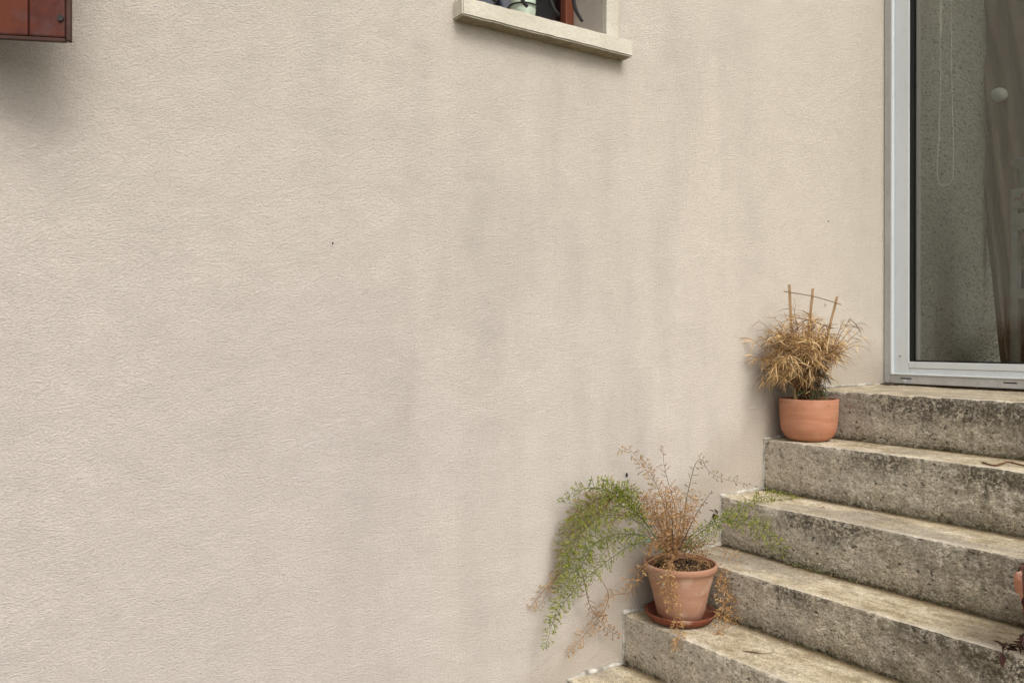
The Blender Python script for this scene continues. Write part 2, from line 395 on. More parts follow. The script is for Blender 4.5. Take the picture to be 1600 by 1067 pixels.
# ---------------------------------------------------------------- house
house = empty('house', (0, 0, 0), 'beige roughcast house with a barred window and white glazed door above the steps', 'house')
WX0, WX1, WZ0, WZ1 = 1.19, 1.678, 2.49, 3.35      # opening of the small window
b = MB()
T = 0.30; TOP = 5.4
def wallbox(x0, x1, z0, z1): b.box((x0, 0, z0), (x1, T, z1))
# one continuous front sheet with a hole, returns at the hole
xs = [-7.0, WX0, WX1, 9.0]; zs = [-0.2, WZ0, WZ1, TOP]
vi = {}
for i, X in enumerate(xs):
    for j, Z in enumerate(zs):
        vi[i, j] = len(b.v); b.v.append((X, 0, Z))
def q(*idx): b.f.append(tuple(idx)); b.c.append((1, 1, 1))
XD = XC + 0.05
for i in range(3):
    for j in range(3):
        if (i, j) == (1, 1): continue
        q(vi[i, j], vi[i+1, j], vi[i+1, j+1], vi[i, j+1])
n0 = len(b.v)
b.v += [(WX0, T, WZ0), (WX1, T, WZ0), (WX1, T, WZ1), (WX0, T, WZ1)]
fr = [vi[1,1], vi[2,1], vi[2,2], vi[1,2]]
for k in range(4):
    q(fr[k], n0 + k, n0 + (k+1) % 4, fr[(k+1) % 4])
# roof slab and back so the house is solid
b.box((-7, 0.31, -0.2), (0.9, 0.45, TOP)); b.box((2.0, 0.31, -0.2), (9, 0.45, TOP))
wall = b.build('wall', M_WALL, house)
b = MB(); b.box((-7.3, -0.35, TOP), (9.3, 5, TOP + 0.2)); b.build('roof', simple('roof_tile', (0.25, 0.10, 0.06), (0.36, 0.16, 0.09), 20, 0.8), house)

# -- small window
win = empty('window', (1.43, 0, 2.45)); win.parent = house
YW = 0.167
def irregular_box(name, a, bb, mat, parent, res, amp, bev=0.004):
    bm = bmesh.new(); bmesh.ops.create_cube(bm, size=1)
    a = Vector(a); bb = Vector(bb); c = (a + bb) / 2; s = bb - a
    for v in bm.verts: v.co = Vector((c[i] + v.co[i] * s[i] for i in range(3)))
    bmesh.ops.bevel(bm, geom=bm.edges[:], offset=bev, segments=2, affect='EDGES')
    nx = max(1, int(abs(s[0]) / res))
    es = [e for e in bm.edges if abs((e.verts[0].co - e.verts[1].co)[0]) > abs(s[0]) * 0.6]
    bmesh.ops.subdivide_edges(bm, edges=es, cuts=nx, use_grid_fill=True)
    off = wloc(parent)
    for v in bm.verts:
        nn = noise.noise_vector(v.co * 28) * amp + noise.noise_vector(v.co * 90) * amp * 0.5
        v.co += Vector((nn[0] * 0.6, nn[1], nn[2])) - off
    me = bpy.data.meshes.new(name); bm.to_mesh(me); bm.free(); me.materials.append(mat)
    me.polygons.foreach_set('use_smooth', [False] * len(me.polygons))
    o = bpy.data.objects.new(name, me); link(o); o.parent = parent; return o
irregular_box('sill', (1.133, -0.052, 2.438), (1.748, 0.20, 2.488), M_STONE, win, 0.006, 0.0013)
b = MB()
b.box((WX1 - 0.002, -0.010, 2.487), (WX1 + 0.026, 0.012, 3.38)); b.box((WX1 + 0.027, -0.005, 2.487), (WX1 + 0.052, 0.010, 3.38))
b.box((WX0 - 0.052, -0.008, 2.487), (WX0, 0.010, 3.38)); b.box((WX0 - 0.05, -0.009, 3.352), (WX1 + 0.05, 0.010, 3.41))
b.build('surround', M_STONE, win, bevel=0.002)
wf = MB(); wf.box((WX1 - 0.034, YW - 0.01, 2.488), (WX1, YW + 0.05, 3.35)); wf.box((WX0, YW - 0.01, 2.488), (WX0 + 0.034, YW + 0.05, 3.35))
wf.box((WX0 + 0.034, YW - 0.008, 3.30), (WX1 - 0.034, YW + 0.05, 3.35))
wf.build('frame', M_REDW, win, bevel=0.003)
wf = MB(); wf.box((WX0 + 0.034, YW, 2.488), (WX1 - 0.034, YW + 0.045, 2.512))
wf.build('threshold', simple('grey_sill_bar', (0.12, 0.12, 0.13), (0.17, 0.17, 0.18), 20, 0.5), win, bevel=0.002)
wf = MB(); wf.box((WX0 + 0.034, YW + 0.018, 2.5), (WX1 - 0.034, YW + 0.024, 3.31)); wf.build('pane', M_GLASSW, win)
wf = MB()
for i in range(60):
    X = WX0 + 0.0 + i * (WX1 - WX0) / 60
    X2 = WX0 + (i + 1) * (WX1 - WX0) / 60
    ya = YW + 0.10 + 0.012 * math.sin(i * 0.9); yb = YW + 0.10 + 0.012 * math.sin((i + 1) * 0.9)
    wf.add([(X, ya, 2.45), (X2, yb, 2.45), (X2, yb, 3.36), (X, ya, 3.36)], [(0, 1, 2, 3)])
wf.build('blind', simple('slate_blind', (0.15, 0.152, 0.20), (0.20, 0.202, 0.255), 9, 0.8), win, smooth=True)
# iron grille: four C-scroll rods
def smooth_path(pts, n=8):
    out = []; pts = [Vector(p) for p in pts]; m = len(pts)
    for i in range(m - 1):
        p0 = pts[max(i-1, 0)]; p1 = pts[i]; p2 = pts[i+1]; p3 = pts[min(i+2, m-1)]
        for k in range(n):
            t = k / n
            out.append(0.5 * ((2*p1) + (-p0+p2)*t + (2*p0-5*p1+4*p2-p3)*t*t + (-p0+3*p1-3*p2+p3)*t**3))
    out.append(pts[-1]); return out
for k, (p, o_) in enumerate([([(880,-330),(872,-200),(880,-90),(893,-30),(896,0),(900,18),(910,35)], 0.0),
              ([(850,-330),(846,-200),(850,-90),(856,-20),(861,4),(866,16),(873,25)], -0.045),
              ([(800,-330),(806,-200),(804,-90),(810,-20),(815,-2),(819,6),(824,12)], 0.0),
              ([(745,-330),(750,-200),(752,-90),(760,-20),(766,-5),(771,0),(776,4)], -0.02)]):
    g_ = MB(); pts = smooth_path([P(x, y, o_) for x, y in p])
    g_.tube(pts, [0.0068 - 0.002 * (i / len(pts)) ** 3 for i in range(len(pts))], 8)
    g_.build('grille_scroll', M_IRON, win, smooth=True)
for zz in (2.78, 3.2):
    g_ = MB(); g_.tube([(WX0, 0.0, zz), (WX1, 0.0, zz)], 0.008, 6); g_.build('grille_bar', M_IRON, win)

# -- glazed door in the wall at right angles (faces -X)
door = empty('glass_door', (XC, -0.85, 1.375)); door.parent = house
DZ0, DZ1, DW = 1.378, 3.50, 1.56
def strip(name, u0, u1, z0, z1, x0, x1, mat, bev=0.002, mb=None):
    m = mb or MB(); m.box((x0, -u0, z0), (x1, -u1, z1))
    if mb is None: return m.build(name, mat, door, bevel=bev)
m = MB()
m.box((XC, -0.001, DZ0), (XC + 0.07, -0.031, DZ1)); m.box((XC, -DW, DZ0), (XC + 0.07, -DW + 0.031, DZ1))
m.box((XC, -0.0315, DZ1 - 0.03), (XC + 0.07, -DW + 0.0315, DZ1)); m.box((XC - 0.001, -0.0315, DZ0), (XC + 0.07, -DW + 0.0315, 1.4115))
m.build('frame', M_ALUD, door, bevel=0.003)
m = MB(); m.tube([(XC - 0.004, -0.0385, 1.416), (XC - 0.004, -0.0385, DZ1 - 0.03)], 0.0068, 10)
m.tube([(XC - 0.003, -0.0385, 1.4165), (XC - 0.003, -DW + 0.04, 1.4165)], 0.0050, 10)
m.box((XC + 0.002, -0.0312, 1.4118), (XC + 0.03, -0.0455, DZ1 - 0.031)); m.box((XC + 0.0022, -0.0457, 1.4118), (XC + 0.03, -DW + 0.04, 1.4205))
m.build('weather_lip', M_ALU, door, smooth=False)
m = MB()
m.box((XC + 0.004, -0.046, 1.421), (XC + 0.05, -0.105, DZ1 - 0.031)); m.box((XC + 0.004, -DW + 0.03, 1.421), (XC + 0.05, -DW + 0.10, DZ1 - 0.031))
m.box((XC + 0.005, -0.1055, 1.421), (XC + 0.05, -DW + 0.1005, 1.4405)); m.box((XC + 0.005, -0.1055, DZ1 - 0.10), (XC + 0.05, -DW + 0.1005, DZ1 - 0.031))
sash = m.build('sash', M_ALU, door, bevel=0.0015)
m = MB(); m.box((XC + 0.003, -0.106, 1.4415), (XC + 0.05, -DW + 0.1005, 1.4675)); m.build('glazing_bead', M_ALU, door, bevel=0.002)
m = MB(); m.box((XC + 0.010, -0.1055, 1.468), (XC + 0.04, -0.119, DZ1 - 0.1)); m.box((XC + 0.010, -0.1195, 1.468), (XC + 0.04, -DW + 0.1, 1.4735))
m.build('gasket', M_RUBBER, door)
m = MB(); m.box((XC + 0.030, -0.1195, 1.474), (XC + 0.05, -0.128, DZ1 - 0.1)); m.build('glass_spacer', M_ALUD, door)
m = MB(); m.box((XC + 0.020, -0.119, 1.473), (XC + 0.024, -DW + 0.1, DZ1 - 0.1)); m.build('pane', M_GLASS, door)
for (px0, px1, py) in ((1406.5, 1424, 589.3), (1568, 1589, 597.2)):
    a = PX(px0, py, XC - 0.002); c = PX(px1, py, XC - 0.002)
    m = MB(); m.box((XC - 0.0025, a.y, 1.3975), (XC + 0.01, c.y, 1.4015)); m.build('drain_slot', M_HOLE, door)
a = PX(1414, 594, XC); m = MB()
m.box((XC - 0.006, a.y + 0.006, 1.386), (XC, a.y - 0.007, 1.3935)); m.box((XC - 0.004, a.y + 0.002, 1.380), (XC, a.y - 0.003, 1.3855))
m.build('clip', M_ALU, door, bevel=0.001)
a = PX(1406, 556.5, XC + 0.004); m = MB(); m.box((XC + 0.0025, a.y + 0.003, a.z - 0.0018), (XC + 0.006, a.y - 0.004, a.z + 0.0018)); m.build('screw_hole', M_HOLE, door)
m = MB(); m.box((XC - 0.03, -DW + 0.05, 2.38), (XC - 0.018, -DW + 0.075, 2.52)); m.box((XC - 0.02, -DW + 0.055, 2.44), (XC + 0.004, -DW + 0.07, 2.46)); m.build('handle', M_ALU, door, bevel=0.003)
# veranda wall that carries the door
m = MB()
m.box((XC + 0.01, 0, DZ1 + 0.002), (XC + 0.22, -DW - 0.4, 3.72)); m.box((XC + 0.01, -DW - 0.002, -0.1), (XC + 0.22, -DW - 0.4, DZ1))
m.box((XC - 0.0, 0, -0.1), (XC + 0.22, -DW, 1.365))
m.build('veranda_wall', M_WALL, house)
m = MB(); m.box((XC + 0.23, 0.004, 1.3), (5.6, -0.004, 3.6)); o = m.build('inner_side_wall', M_INNER, house)
m = MB(); m.box((5.5, -0.005, 1.3), (5.6, -3.0, 3.6))
m.build('inner_back_wall', simple('brown_veranda_wall', (0.13, 0.105, 0.085), (0.19, 0.155, 0.125), 3, 0.9), house)
m = MB(); m.box((XC + 0.07, 0, 1.30), (5.6, -3.0, 1.374)); m.build('inner_floor', simple('veranda_floor', (0.12, 0.07, 0.045), (0.18, 0.11, 0.07), 8, 0.7), house)
vr = empty('unseen_glass_roof', (4.4, -1.5, 3.725)); vr.parent = house  # unseen roof, glazed to let more light into the veranda
m = MB(); m.box((XC + 0.01, -0.01, 3.75), (5.7, -3.0, 3.756)); m.build('pane', glassm('roof_glass', (0.92, 0.94, 0.93), 1.3), vr)
for k in range(5):
    m = MB(); xk = XC + 0.04 + k * 0.6; m.box((xk, -0.01, 3.72), (xk + 0.05, -3.0, 3.748)); m.build('bar', M_ALU, vr)

# -- shutter, folded part way back
shut = empty('shutter', (-0.18, -0.03, 2.13)); shut.parent = house
RE = Vector((0.1755, -0.200, 0)); dirn = Vector((-0.907, 0.421, 0)); nrm = Vector((-0.421, -0.907, 0)); SZ = EYE + 0.2854 * 2 + 0.001
def sh(s0, s1, d0, d1, z0, z1, mb):          # s: distance from the free edge, d: depth behind the face
    pts = []
    for z in (z0, z1):
        for s_, d in ((s0, d0), (s1, d0), (s1, d1), (s0, d1)):
            p = RE + dirn * s_ - nrm * d; pts.append((p.x, p.y, z))
    mb.add(pts, [(0,3,2,1),(4,5,6,7),(0,1,5,4),(1,2,6,5),(2,3,7,6),(3,0,4,7)])
s_ = 0.009
for wd in (0.0665, 0.080, 0.080, 0.080, 0.075):
    m = MB(); sh(s_ + 0.0008, s_ + wd - 0.0016, 0.0, 0.011, SZ + 0.006, SZ + 1.1, m); m.build('board', M_SHUT, shut, bevel=0.0035); s_ += wd
M_SHUTD = simple('dark_shutter_edge', (0.040, 0.018, 0.013), (0.075, 0.032, 0.022), 25, 0.6)
m = MB(); sh(0.0, 0.0075, -0.001, 0.013, SZ + 0.0, SZ + 1.1, m); m.build('edge_batten', M_SHUTD, shut, bevel=0.002)
m = MB(); sh(0.009, 0.39, 0.0111, 0.0114, SZ + 0.006, SZ + 1.1, m); m.build('dark_gap_backing', M_SHUTD, shut)  # added dark sheet, stops light showing through the gaps between boards
m = MB(); sh(0.009, 0.39, -0.001, 0.0109, SZ - 0.001, SZ + 0.0045, m); m.build('bottom_rail', M_SHUTD, shut)
for zz in (0.15, 0.85):
    m = MB(); sh(0.009, 0.39, 0.0115, 0.030, SZ + zz, SZ + zz + 0.08, m); m.build('cross_batten', M_SHUTD, shut, bevel=0.002)
m = MB(); p0 = RE + dirn * 0.016 + nrm * 0.001; m.tube([(p0.x, p0.y, SZ + 0.042), (p0.x + nrm.x * .004, p0.y + nrm.y * .004, SZ + 0.042)], 0.006, 8); m.build('bolt', M_IRON, shut)
ph = RE + dirn * 0.395
for zz in (SZ + 0.19, SZ + 0.89):
    m = MB(); m.tube([(ph.x, ph.y, zz), (ph.x - 0.02, -0.0, zz)], 0.007, 6); m.build('hinge', M_IRON, shut)

# ---------------------------------------------------------------- staircase
stair = empty('staircase', (1.09, -0.8, 0), 'weathered concrete steps climbing along the beige wall to the glazed door', 'steps')
def build_stairs():
    step = 0.0042
    prof = []                 # (X, z, nx, nz, riser, dnose, dbase, level)
    def seg(x0, z0, x1, z1, kind, lev, last=False):
        L = math.hypot(x1 - x0, z1 - z0); n = max(2, int(L / step)); rr = 0.006
        for i in range(n):
            t = (i + 0.5) / n; d = t * L
            x = x0 + (x1 - x0) * t; z = z0 + (z1 - z0) * t
            if kind: dn = L - d; db = d; nx, nz = -1, 0
            else: dn = d; db = L - d; nx, nz = 0, 1
            if dn < rr:                                  # rounded arris
                k = (rr - dn) / rr; nx, nz = (-1, k * .9) if kind else (-k * .9, 1)
                l = math.hypot(nx, nz); nx /= l; nz /= l
                sh_ = rr * (1 - math.sqrt(max(0, 1 - k * k))) * 0.8
                if kind: x += sh_
                else: z -= sh_
            prof.append((x, z, nx, nz, float(kind), dn, db, lev))
    for i in range(7, -1, -1):
        seg(NOSE[i], LEV[i+1], NOSE[i], LEV[i], 1, i)
        xe = NOSE[i-1] if i else XC + 0.02
        seg(NOSE[i], LEV[i], xe, LEV[i], 0, i)
    ys = [0.0]
    while ys[-1] > -STW: ys.append(ys[-1] - (0.0045 if ys[-1] > -1.15 else 0.02))
    ys[-1] = -STW
    ny = len(ys); npf = len(prof); off = wloc(stair)
    V = np.zeros((ny * npf, 3), dtype=np.float32); at = {k: np.zeros(ny * npf, dtype=np.float32) for k in ('riser', 'dnose', 'dbase', 'level')}
    nz_ = noise.noise; fr_ = noise.fractal
    idx = 0
    for y in ys:
        for (x, z, nx, nz, k, dn, db, lev) in prof:
            p = Vector((x, y, z))
            d = 0.0035 * nz_(Vector((x * 3, y * 2.2, z * 3 + lev)))
            if k:
                d += 0.0018 * nz_(Vector((x * 20, y * 26 + z * 9, z * 44)))
                c = nz_(Vector((x * 50 + 3, y * 75 + z * 30, z * 120)))
                d += 0.0016 * c
                pt = nz_(Vector((x * 40 + 9, y * 48, z * 60)))
                if pt > 0.42: d -= (pt - 0.42) * 0.018
            else:
                d += 0.0012 * nz_(Vector((x * 26, y * 12, z + 7)))
                d += 0.0007 * nz_(Vector((x * 120, y * 90, z)))
            if dn < 0.05:
                e = math.exp(-dn / 0.010)
                ch = nz_(Vector((lev * 7.3, y * 16, 1.7))) + 0.6 * nz_(Vector((lev * 3.1, y * 47, 5 + dn * 20)))
                d -= e * (max(0, ch - 0.02) * 0.018 + 0.0012 * abs(nz_(Vector((lev, y * 110, dn * 60)))))
            V[idx] = (x + nx * d - off.x, y - off.y, z + nz * d - off.z)
            at['riser'][idx] = k; at['dnose'][idx] = dn; at['dbase'][idx] = db; at['level'][idx] = lev; idx += 1
    # side skirt
    i = np.arange(ny - 1)[:, None] * npf; j = np.arange(npf - 1)[None, :]
    a = (i + j).ravel(); F = np.stack([a, a + npf, a + npf + 1, a + 1], 1)
    nv = len(V); S = []
    base = (ny - 1) * npf
    sv = [(prof[t][0] - off.x, -STW - off.y, -0.02 - off.z) for t in range(npf)]
    V = np.concatenate([V, np.array(sv, dtype=np.float32)])
    F2 = np.array([(base + t, nv + t, nv + t + 1, base + t + 1) for t in range(npf - 1)])
    F = np.concatenate([F, F2])
    me = bpy.data.meshes.new('steps'); me.vertices.add(len(V)); me.vertices.foreach_set('co', V.ravel())
    me.loops.add(len(F) * 4); me.loops.foreach_set('vertex_index', F.ravel().astype(np.int32))
    me.polygons.add(len(F)); me.polygons.foreach_set('loop_start', np.arange(0, len(F) * 4, 4, dtype=np.int32))
    me.update(calc_edges=True); me.validate()
    for k, a_ in at.items():
        ar = np.zeros(len(V), dtype=np.float32); ar[:nv] = a_[:nv]
        if k == 'riser': ar[nv:] = 1
        if k in ('dnose', 'dbase'): ar[nv:] = 0.1
        t = me.attributes.new(k, 'FLOAT', 'POINT'); t.data.foreach_set('value', ar)
    me.polygons.foreach_set('use_smooth', [True] * len(me.polygons))
    me.materials.append(M_CONC)
    o = bpy.data.objects.new('steps', me); link(o); o.parent = stair
build_stairs()

# white sealant bead where the steps meet the wall
def bead(p0, p1, r0, r1, name='sealant_bead', var=0.5, axis=1):
    p0 = Vector(p0); p1 = Vector(p1); L = (p1 - p0).length; n = max(4, int(L / 0.004)); m = MB(); pts = []; rad = []
    for i in range(n + 1):
        t = i / n; p = p0.lerp(p1, t); s = noise.noise(p * 60) ; s2 = noise.noise(p * 14 + Vector((3, 3, 3)))
        pts.append(p + Vector((0, -abs(s) * 0.0012, s2 * 0.006 if abs(p1.x - p0.x) > 0.02 else 0)) + (Vector((s2 * 0.002, 0, 0)) if abs(p1.x - p0.x) < 0.02 else Vector()))
        rad.append((r0 + (r1 - r0) * t) * max(0.15, 0.75 + 0.9 * s2 + var * s))
    m.tube(pts, rad, 7); return m.build(name, M_SEAL, stair, smooth=True)
for i in range(0, 8):
    if i == 0:
        bead((NOSE[0] - .01, -0.001, LEV[0] + 0.003), (XC - 0.03, -0.001, LEV[0] + 0.004), 0.007, 0.006); continue
    xe = NOSE[i-1]
    bead((NOSE[i] - 0.004, -0.001, LEV[i] + 0.002), (xe + 0.002, -0.001, LEV[i] + 0.004), 0.012 if i == 5 else 0.0075, 0.009)
for i in range(1, 8):
    bead((NOSE[i] - 0.001, -0.001, LEV[i+1] + 0.004), (NOSE[i] - 0.001, -0.001, LEV[i] + 0.002), 0.0042, 0.003)

# dirt crumbs caught in the corners and under the door
def crumbs(lst, name, cols):
    m = MB(); 
    for (c, sx, sy, n, r) in lst:
        for k in range(n):
            p = Vector(c) + Vector((random.gauss(0, sx), -abs(random.gauss(0, sy)) if sy > 0 else 0, 0))
            rr = r * random.uniform(0.4, 1.3); q_ = []
            for a_ in ((1,0,0),(-1,0,0),(0,1,0),(0,-1,0),(0,0,1),(0,0,-1)):
                q_.append(p + Vector(a_) * rr * random.uniform(0.5, 1.3))
            m.add(q_, [(0,2,4),(2,1,4),(1,3,4),(3,0,4),(2,0,5),(1,2,5),(3,1,5),(0,3,5)], random.choice(cols))
    o = m.build(name, M_LEAF, stair); o['kind'] = 'stuff'; return o
dk = [(0.02, 0.014, 0.01), (0.05, 0.035, 0.022), (0.10, 0.06, 0.035)]
L_ = []
for i in range(1, 7):
    L_.append(((NOSE[i-1] - 0.008, -0.012, LEV[i] + 0.003), 0.004, 0.02, 16, 0.0035))
    for k in range(14): L_.append(((NOSE[i-1] - 0.005, -random.uniform(0.02, 1.2), LEV[i] + 0.003), 0.002, 0.004, 2, 0.002))
for k in range(24): L_.append(((XC - 0.012, -k * 0.04 - 0.003, LEV[0] + 0.003), 0.004, 0.02, 9, 0.0026))
L_.append(((XC - 0.03, -0.01, LEV[0] + 0.004), 0.012, 0.04, 70, 0.004))
crumbs(L_, 'dirt', dk)
L_ = []
for i in range(1, 5):
    for k in range(70):
        yy = random.uniform(0.0, 1.2); L_.append(((NOSE[i-1] - 0.004, -yy, LEV[i] + 0.002 + abs(random.gauss(0, .006))), 0.001, 0.006, 3, 0.0018))
L_.append(((NOSE[1] - 0.006, -0.03, LEV[2] + 0.004), 0.005, 0.06, 70, 0.0035))
L_.append(((NOSE[2] - 0.006, -0.28, LEV[3] + 0.004), 0.005, 0.09, 90, 0.0035))
crumbs(L_, 'moss', [(0.07, 0.09, 0.015), (0.13, 0.14, 0.03), (0.10, 0.085, 0.03), (0.17, 0.15, 0.05)])

# ---------------------------------------------------------------- pots
def solid_pot(c, outer, thick, name, mat, parent, jit=0.004):
    m = MB(); prof = [(0.001, outer[0][1])] + outer
    top = outer[-1]; inner = [(max(r - thick, 0.002), max(z, outer[0][1] + thick)) for r, z in outer[::-1]]
    prof = prof + [(top[0] - thick * 0.25, top[1] + thick * 0.35), (top[0] - thick * 0.75, top[1] + thick * 0.35)] + inner + [(0.001, inner[-1][1])]
    m.lathe(c, prof, 72, jit); return m.build(name, mat, parent, smooth=True)
def soil(c, r, z, parent, amp=0.006):
    m = MB(); n = 40; vs = []; ring = 14
    vs.append(Vector(c) + Vector((0, 0, z + 0.01)))
    for i in range(1, ring + 1):
        for k in range(n):
            th = 2 * PI * k / n; rr = r * i / ring
            p = Vector((rr * math.cos(th), rr * math.sin(th), 0))
            vs.append(Vector(c) + p + Vector((0, 0, z + amp * noise.noise(p * 60) + amp * noise.noise(p * 160) + 0.01 * (1 - (i / ring) ** 2))))
    fs = [(0, 1 + k, 1 + (k + 1) % n) for k in range(n)]
    for i in range(ring - 1):
        for k in range(n):
            a_ = 1 + i * n; fs.append((a_ + k, a_ + n + k, a_ + n + (k + 1) % n, a_ + (k + 1) % n))
    m.add(vs, fs); return m.build('soil', M_SOIL, parent)

# ---- upper pot: dried narrow-leaved plant
C1 = Vector((2.530, -0.114, LEV[1] + 0.002))
pp1 = empty('potted_plant', C1, 'rounded orange terracotta pot of straw-dry narrow leaves with a bamboo trellis', 'potted plant')
solid_pot(C1, [(0.058, 0.0), (0.072, 0.004), (0.084, 0.016), (0.094, 0.036), (0.0975, 0.060), (0.0995, 0.09), (0.101, 0.12), (0.102, 0.146)], 0.008, 'pot', M_POT1, pp1)
soil(C1, 0.095, 0.130, pp1)
TAN = [(0.56, 0.37, 0.17), (0.48, 0.30, 0.13), (0.64, 0.45, 0.23), (0.36, 0.21, 0.09), (0.22, 0.12, 0.055), (0.60, 0.42, 0.19), (0.50, 0.33, 0.13), (0.74, 0.56, 0.32)]
BRN = [(0.17, 0.09, 0.04), (0.24, 0.13, 0.055), (0.11, 0.06, 0.03)]
rnd = random.Random(3)
stems = MB(); leaves = MB()
def leafblade(m, p, d, L, wd, col, droop, rg, seg=4):
    d = d.normalized(); pts = [p.copy()]; c = p.copy(); v = d.copy()
    curl = Vector((rg.gauss(0, .8), rg.gauss(0, .8), rg.gauss(0, .5)))
    for i in range(seg):
        v = (v + Vector((0, 0, -droop / seg)) + curl / seg).normalized(); c = c + v * L / seg
        if c.y > -0.004: c.y = -0.004 - rg.random() * 0.004
        pts.append(c.copy())
    side = d.cross(Vector((rg.gauss(0, 1), rg.gauss(0, 1), rg.gauss(0, .6))))
    if side.length < 1e-3: side = Vector((1, 0, 0))
    side.normalize()
    ws = [wd * (0.35, 0.95, 1.0, 0.7, 0.08)[i] for i in range(seg + 1)]
    m.ribbon(pts, ws, side, col)
soilz = LEV[1] + 0.135
def branch(tip, base, nl, dens=1.0, dark=False, cols=TAN, r=0.0014):
    mid = base.lerp(tip, 0.55) + Vector((0, 0, 0.04)) + Vector((rnd.gauss(0, .012), rnd.gauss(0, .012), 0))
    pts = smooth_path([base, mid, tip], 7)
    stems.tube(pts, [r * (1.3 - i / len(pts)) for i in range(len(pts))], 4, rnd.choice(BRN))
    n = len(pts)
    for k in range(nl):
        t = 1 - abs(rnd.gauss(0, 0.30)); t = min(max(t, 0.12), 1)
        i = min(int(t * (n - 1)), n - 2); p = pts[i].lerp(pts[i+1], rnd.random())
        ax = (pts[i+1] - pts[i]).normalized()
        d = ax * rnd.uniform(0.1, 0.9) + Vector((rnd.gauss(0, .6), rnd.gauss(0, .6), rnd.gauss(0.15, .45)))
        col = rnd.choice(cols if rnd.random() < 0.80 else BRN)
        f = rnd.uniform(0.9, 1.45); col = tuple(c * f for c in col)
        leafblade(leaves, p, d, rnd.uniform(0.036, 0.082), rnd.uniform(0.0008, 0.0017), col, rnd.uniform(0.6, 2.4), rnd)
for k in range(105):
    while True:
        u = Vector((rnd.uniform(-1, 1), rnd.uniform(-1, 1), rnd.uniform(-1, 1)))
        if u.length <= 1 and u.length > 0.3: break
    tip = Vector((2.478 + u.x * 0.195, -0.13 + u.y * 0.11, 1.528 + u.z * 0.125))
    if tip.z < 1.50 and tip.x > 2.47: tip.z += 0.07
    base = Vector((C1.x + rnd.gauss(0, .016), C1.y + rnd.gauss(0, .016), soilz))
    branch(tip, base, rnd.randint(22, 38))
# lower left drooping skirt and sparse right-hand arching sprays
for (px, py, o_, nl) in [(1225,560,.18,22),(1205,590,.06,20),(1190,595,.07,16),(1180,560,.03,22),(1190,585,.05,16),(1205,570,.10,24),(1225,590,.12,24),(1175,530,.02,20),(1170,555,.02,16),(1290,585,.15,22),(1300,560,.16,18),(1275,600,.14,16),
                     (1185,500,.015,12),(1340,505,.2,13),(1345,515,.22,10),(1330,495,.18,12),(1348,530,.2,9),(1335,540,.24,9),(1318,500,.2,14),(1240,480,.1,14),(1225,488,.1,12),(1210,495,.08,14),(1320,530,.2,12)]:
    tip = P(px, py, o_); base = Vector((C1.x + rnd.gauss(0, .012), C1.y + rnd.gauss(0, .012), soilz))
    branch(tip, base, nl)
# dark living core low down
GRN = [(0.035, 0.045, 0.018), (0.05, 0.065, 0.025), (0.03, 0.03, 0.018), (0.07, 0.085, 0.03)]
for k in range(34):
    tip = Vector((C1.x + rnd.gauss(0, .035), C1.y + rnd.gauss(0, .03), soilz + rnd.uniform(0.05, 0.16)))
    base = Vector((C1.x + rnd.gauss(0, .014), C1.y + rnd.gauss(0, .014), soilz))
    branch(tip, base, 14, cols=GRN)
for k in range(8):
    tip = P(1280 + rnd.gauss(0, 8), 612 + rnd.gauss(0, 5), 0.17); branch(tip, C1 + Vector((.03, -.02, .133)), 9, cols=GRN + [(0.06, 0.10, 0.03)], r=0.001)
stems.build('stems', M_LEAF, pp1)
leaves.build('foliage', M_LEAF, pp1)
trel = empty('trellis', C1 + Vector((0, 0, 0.13))); trel.parent = pp1; trel.location = (0, 0, 0.13)
for (xt, yt, xb) in ((1233, 445, 1243), (1270, 451, 1254), (1308, 463, 1268)):
    a = P(xt, yt, 0.105); c = P(xb, 628, 0.105); m = MB()
    d = (c - a); n = 10; sd_ = Vector((CA, -SA, 0)) * 0.0042; th = Vector((SA, CA, 0)) * 0.0016; vs = []
    for i in range(n + 1):
        p = a + d * (i / n) + Vector((0.0008 * math.sin(i * 2.1), 0, 0))
        vs += [p - sd_ - th, p + sd_ - th, p + sd_ + th, p - sd_ + th]
    fs = [(0, 1, 2, 3), tuple(4 * n + k for k in (3, 2, 1, 0))]
    for i in range(n):
        for k in range(4): fs.append((4*i+k, 4*i+4+k, 4*i+4+(k+1) % 4, 4*i+(k+1) % 4))
    m.add(vs, fs); m.build('stick', M_WOODSTICK, trel)
for pts in ([(1225, 455.5), (1245, 458.5), (1270, 463), (1292, 469), (1314, 476)], [(1232, 494), (1262, 500), (1302, 513)]):
    m = MB(); m.tube(smooth_path([P(x, y, 0.112) for x, y in pts]), 0.0016, 6); m.build('crossbar', M_WIRE, trel)

# ---- lower pot: asparagus fern on a saucer
C2 = Vector((1.872, -0.134, LEV[4] + 0.003))
m = MB(); m.lathe(C2, [(0.001, 0), (0.088, 0.0), (0.098, 0.003), (0.111, 0.022), (0.1115, 0.026), (0.108, 0.027), (0.104, 0.022), (0.094, 0.009), (0.001, 0.008)], 72, 0.004)
sau = at_base(m, 'saucer', M_SAUC, C2, smooth=True)
tag(sau, 'dark red-brown terracotta saucer under the tapered fern pot', 'saucer')
C2p = C2 + Vector((0, 0, 0.0095))
pp2 = empty('potted_plant', C2p, 'tapered pale terracotta pot holding a half-dead asparagus fern spilling down the wall', 'potted plant')
solid_pot(C2p, [(0.066, 0.0), (0.071, 0.003), (0.077, 0.03), (0.089, 0.08), (0.1015, 0.128), (0.1055, 0.142), (0.1095, 0.145), (0.1125, 0.150), (0.1145, 0.158), (0.1135, 0.163)], 0.0085, 'pot', M_POT2, pp2)
soil(C2p, 0.103, 0.146, pp2, 0.013)
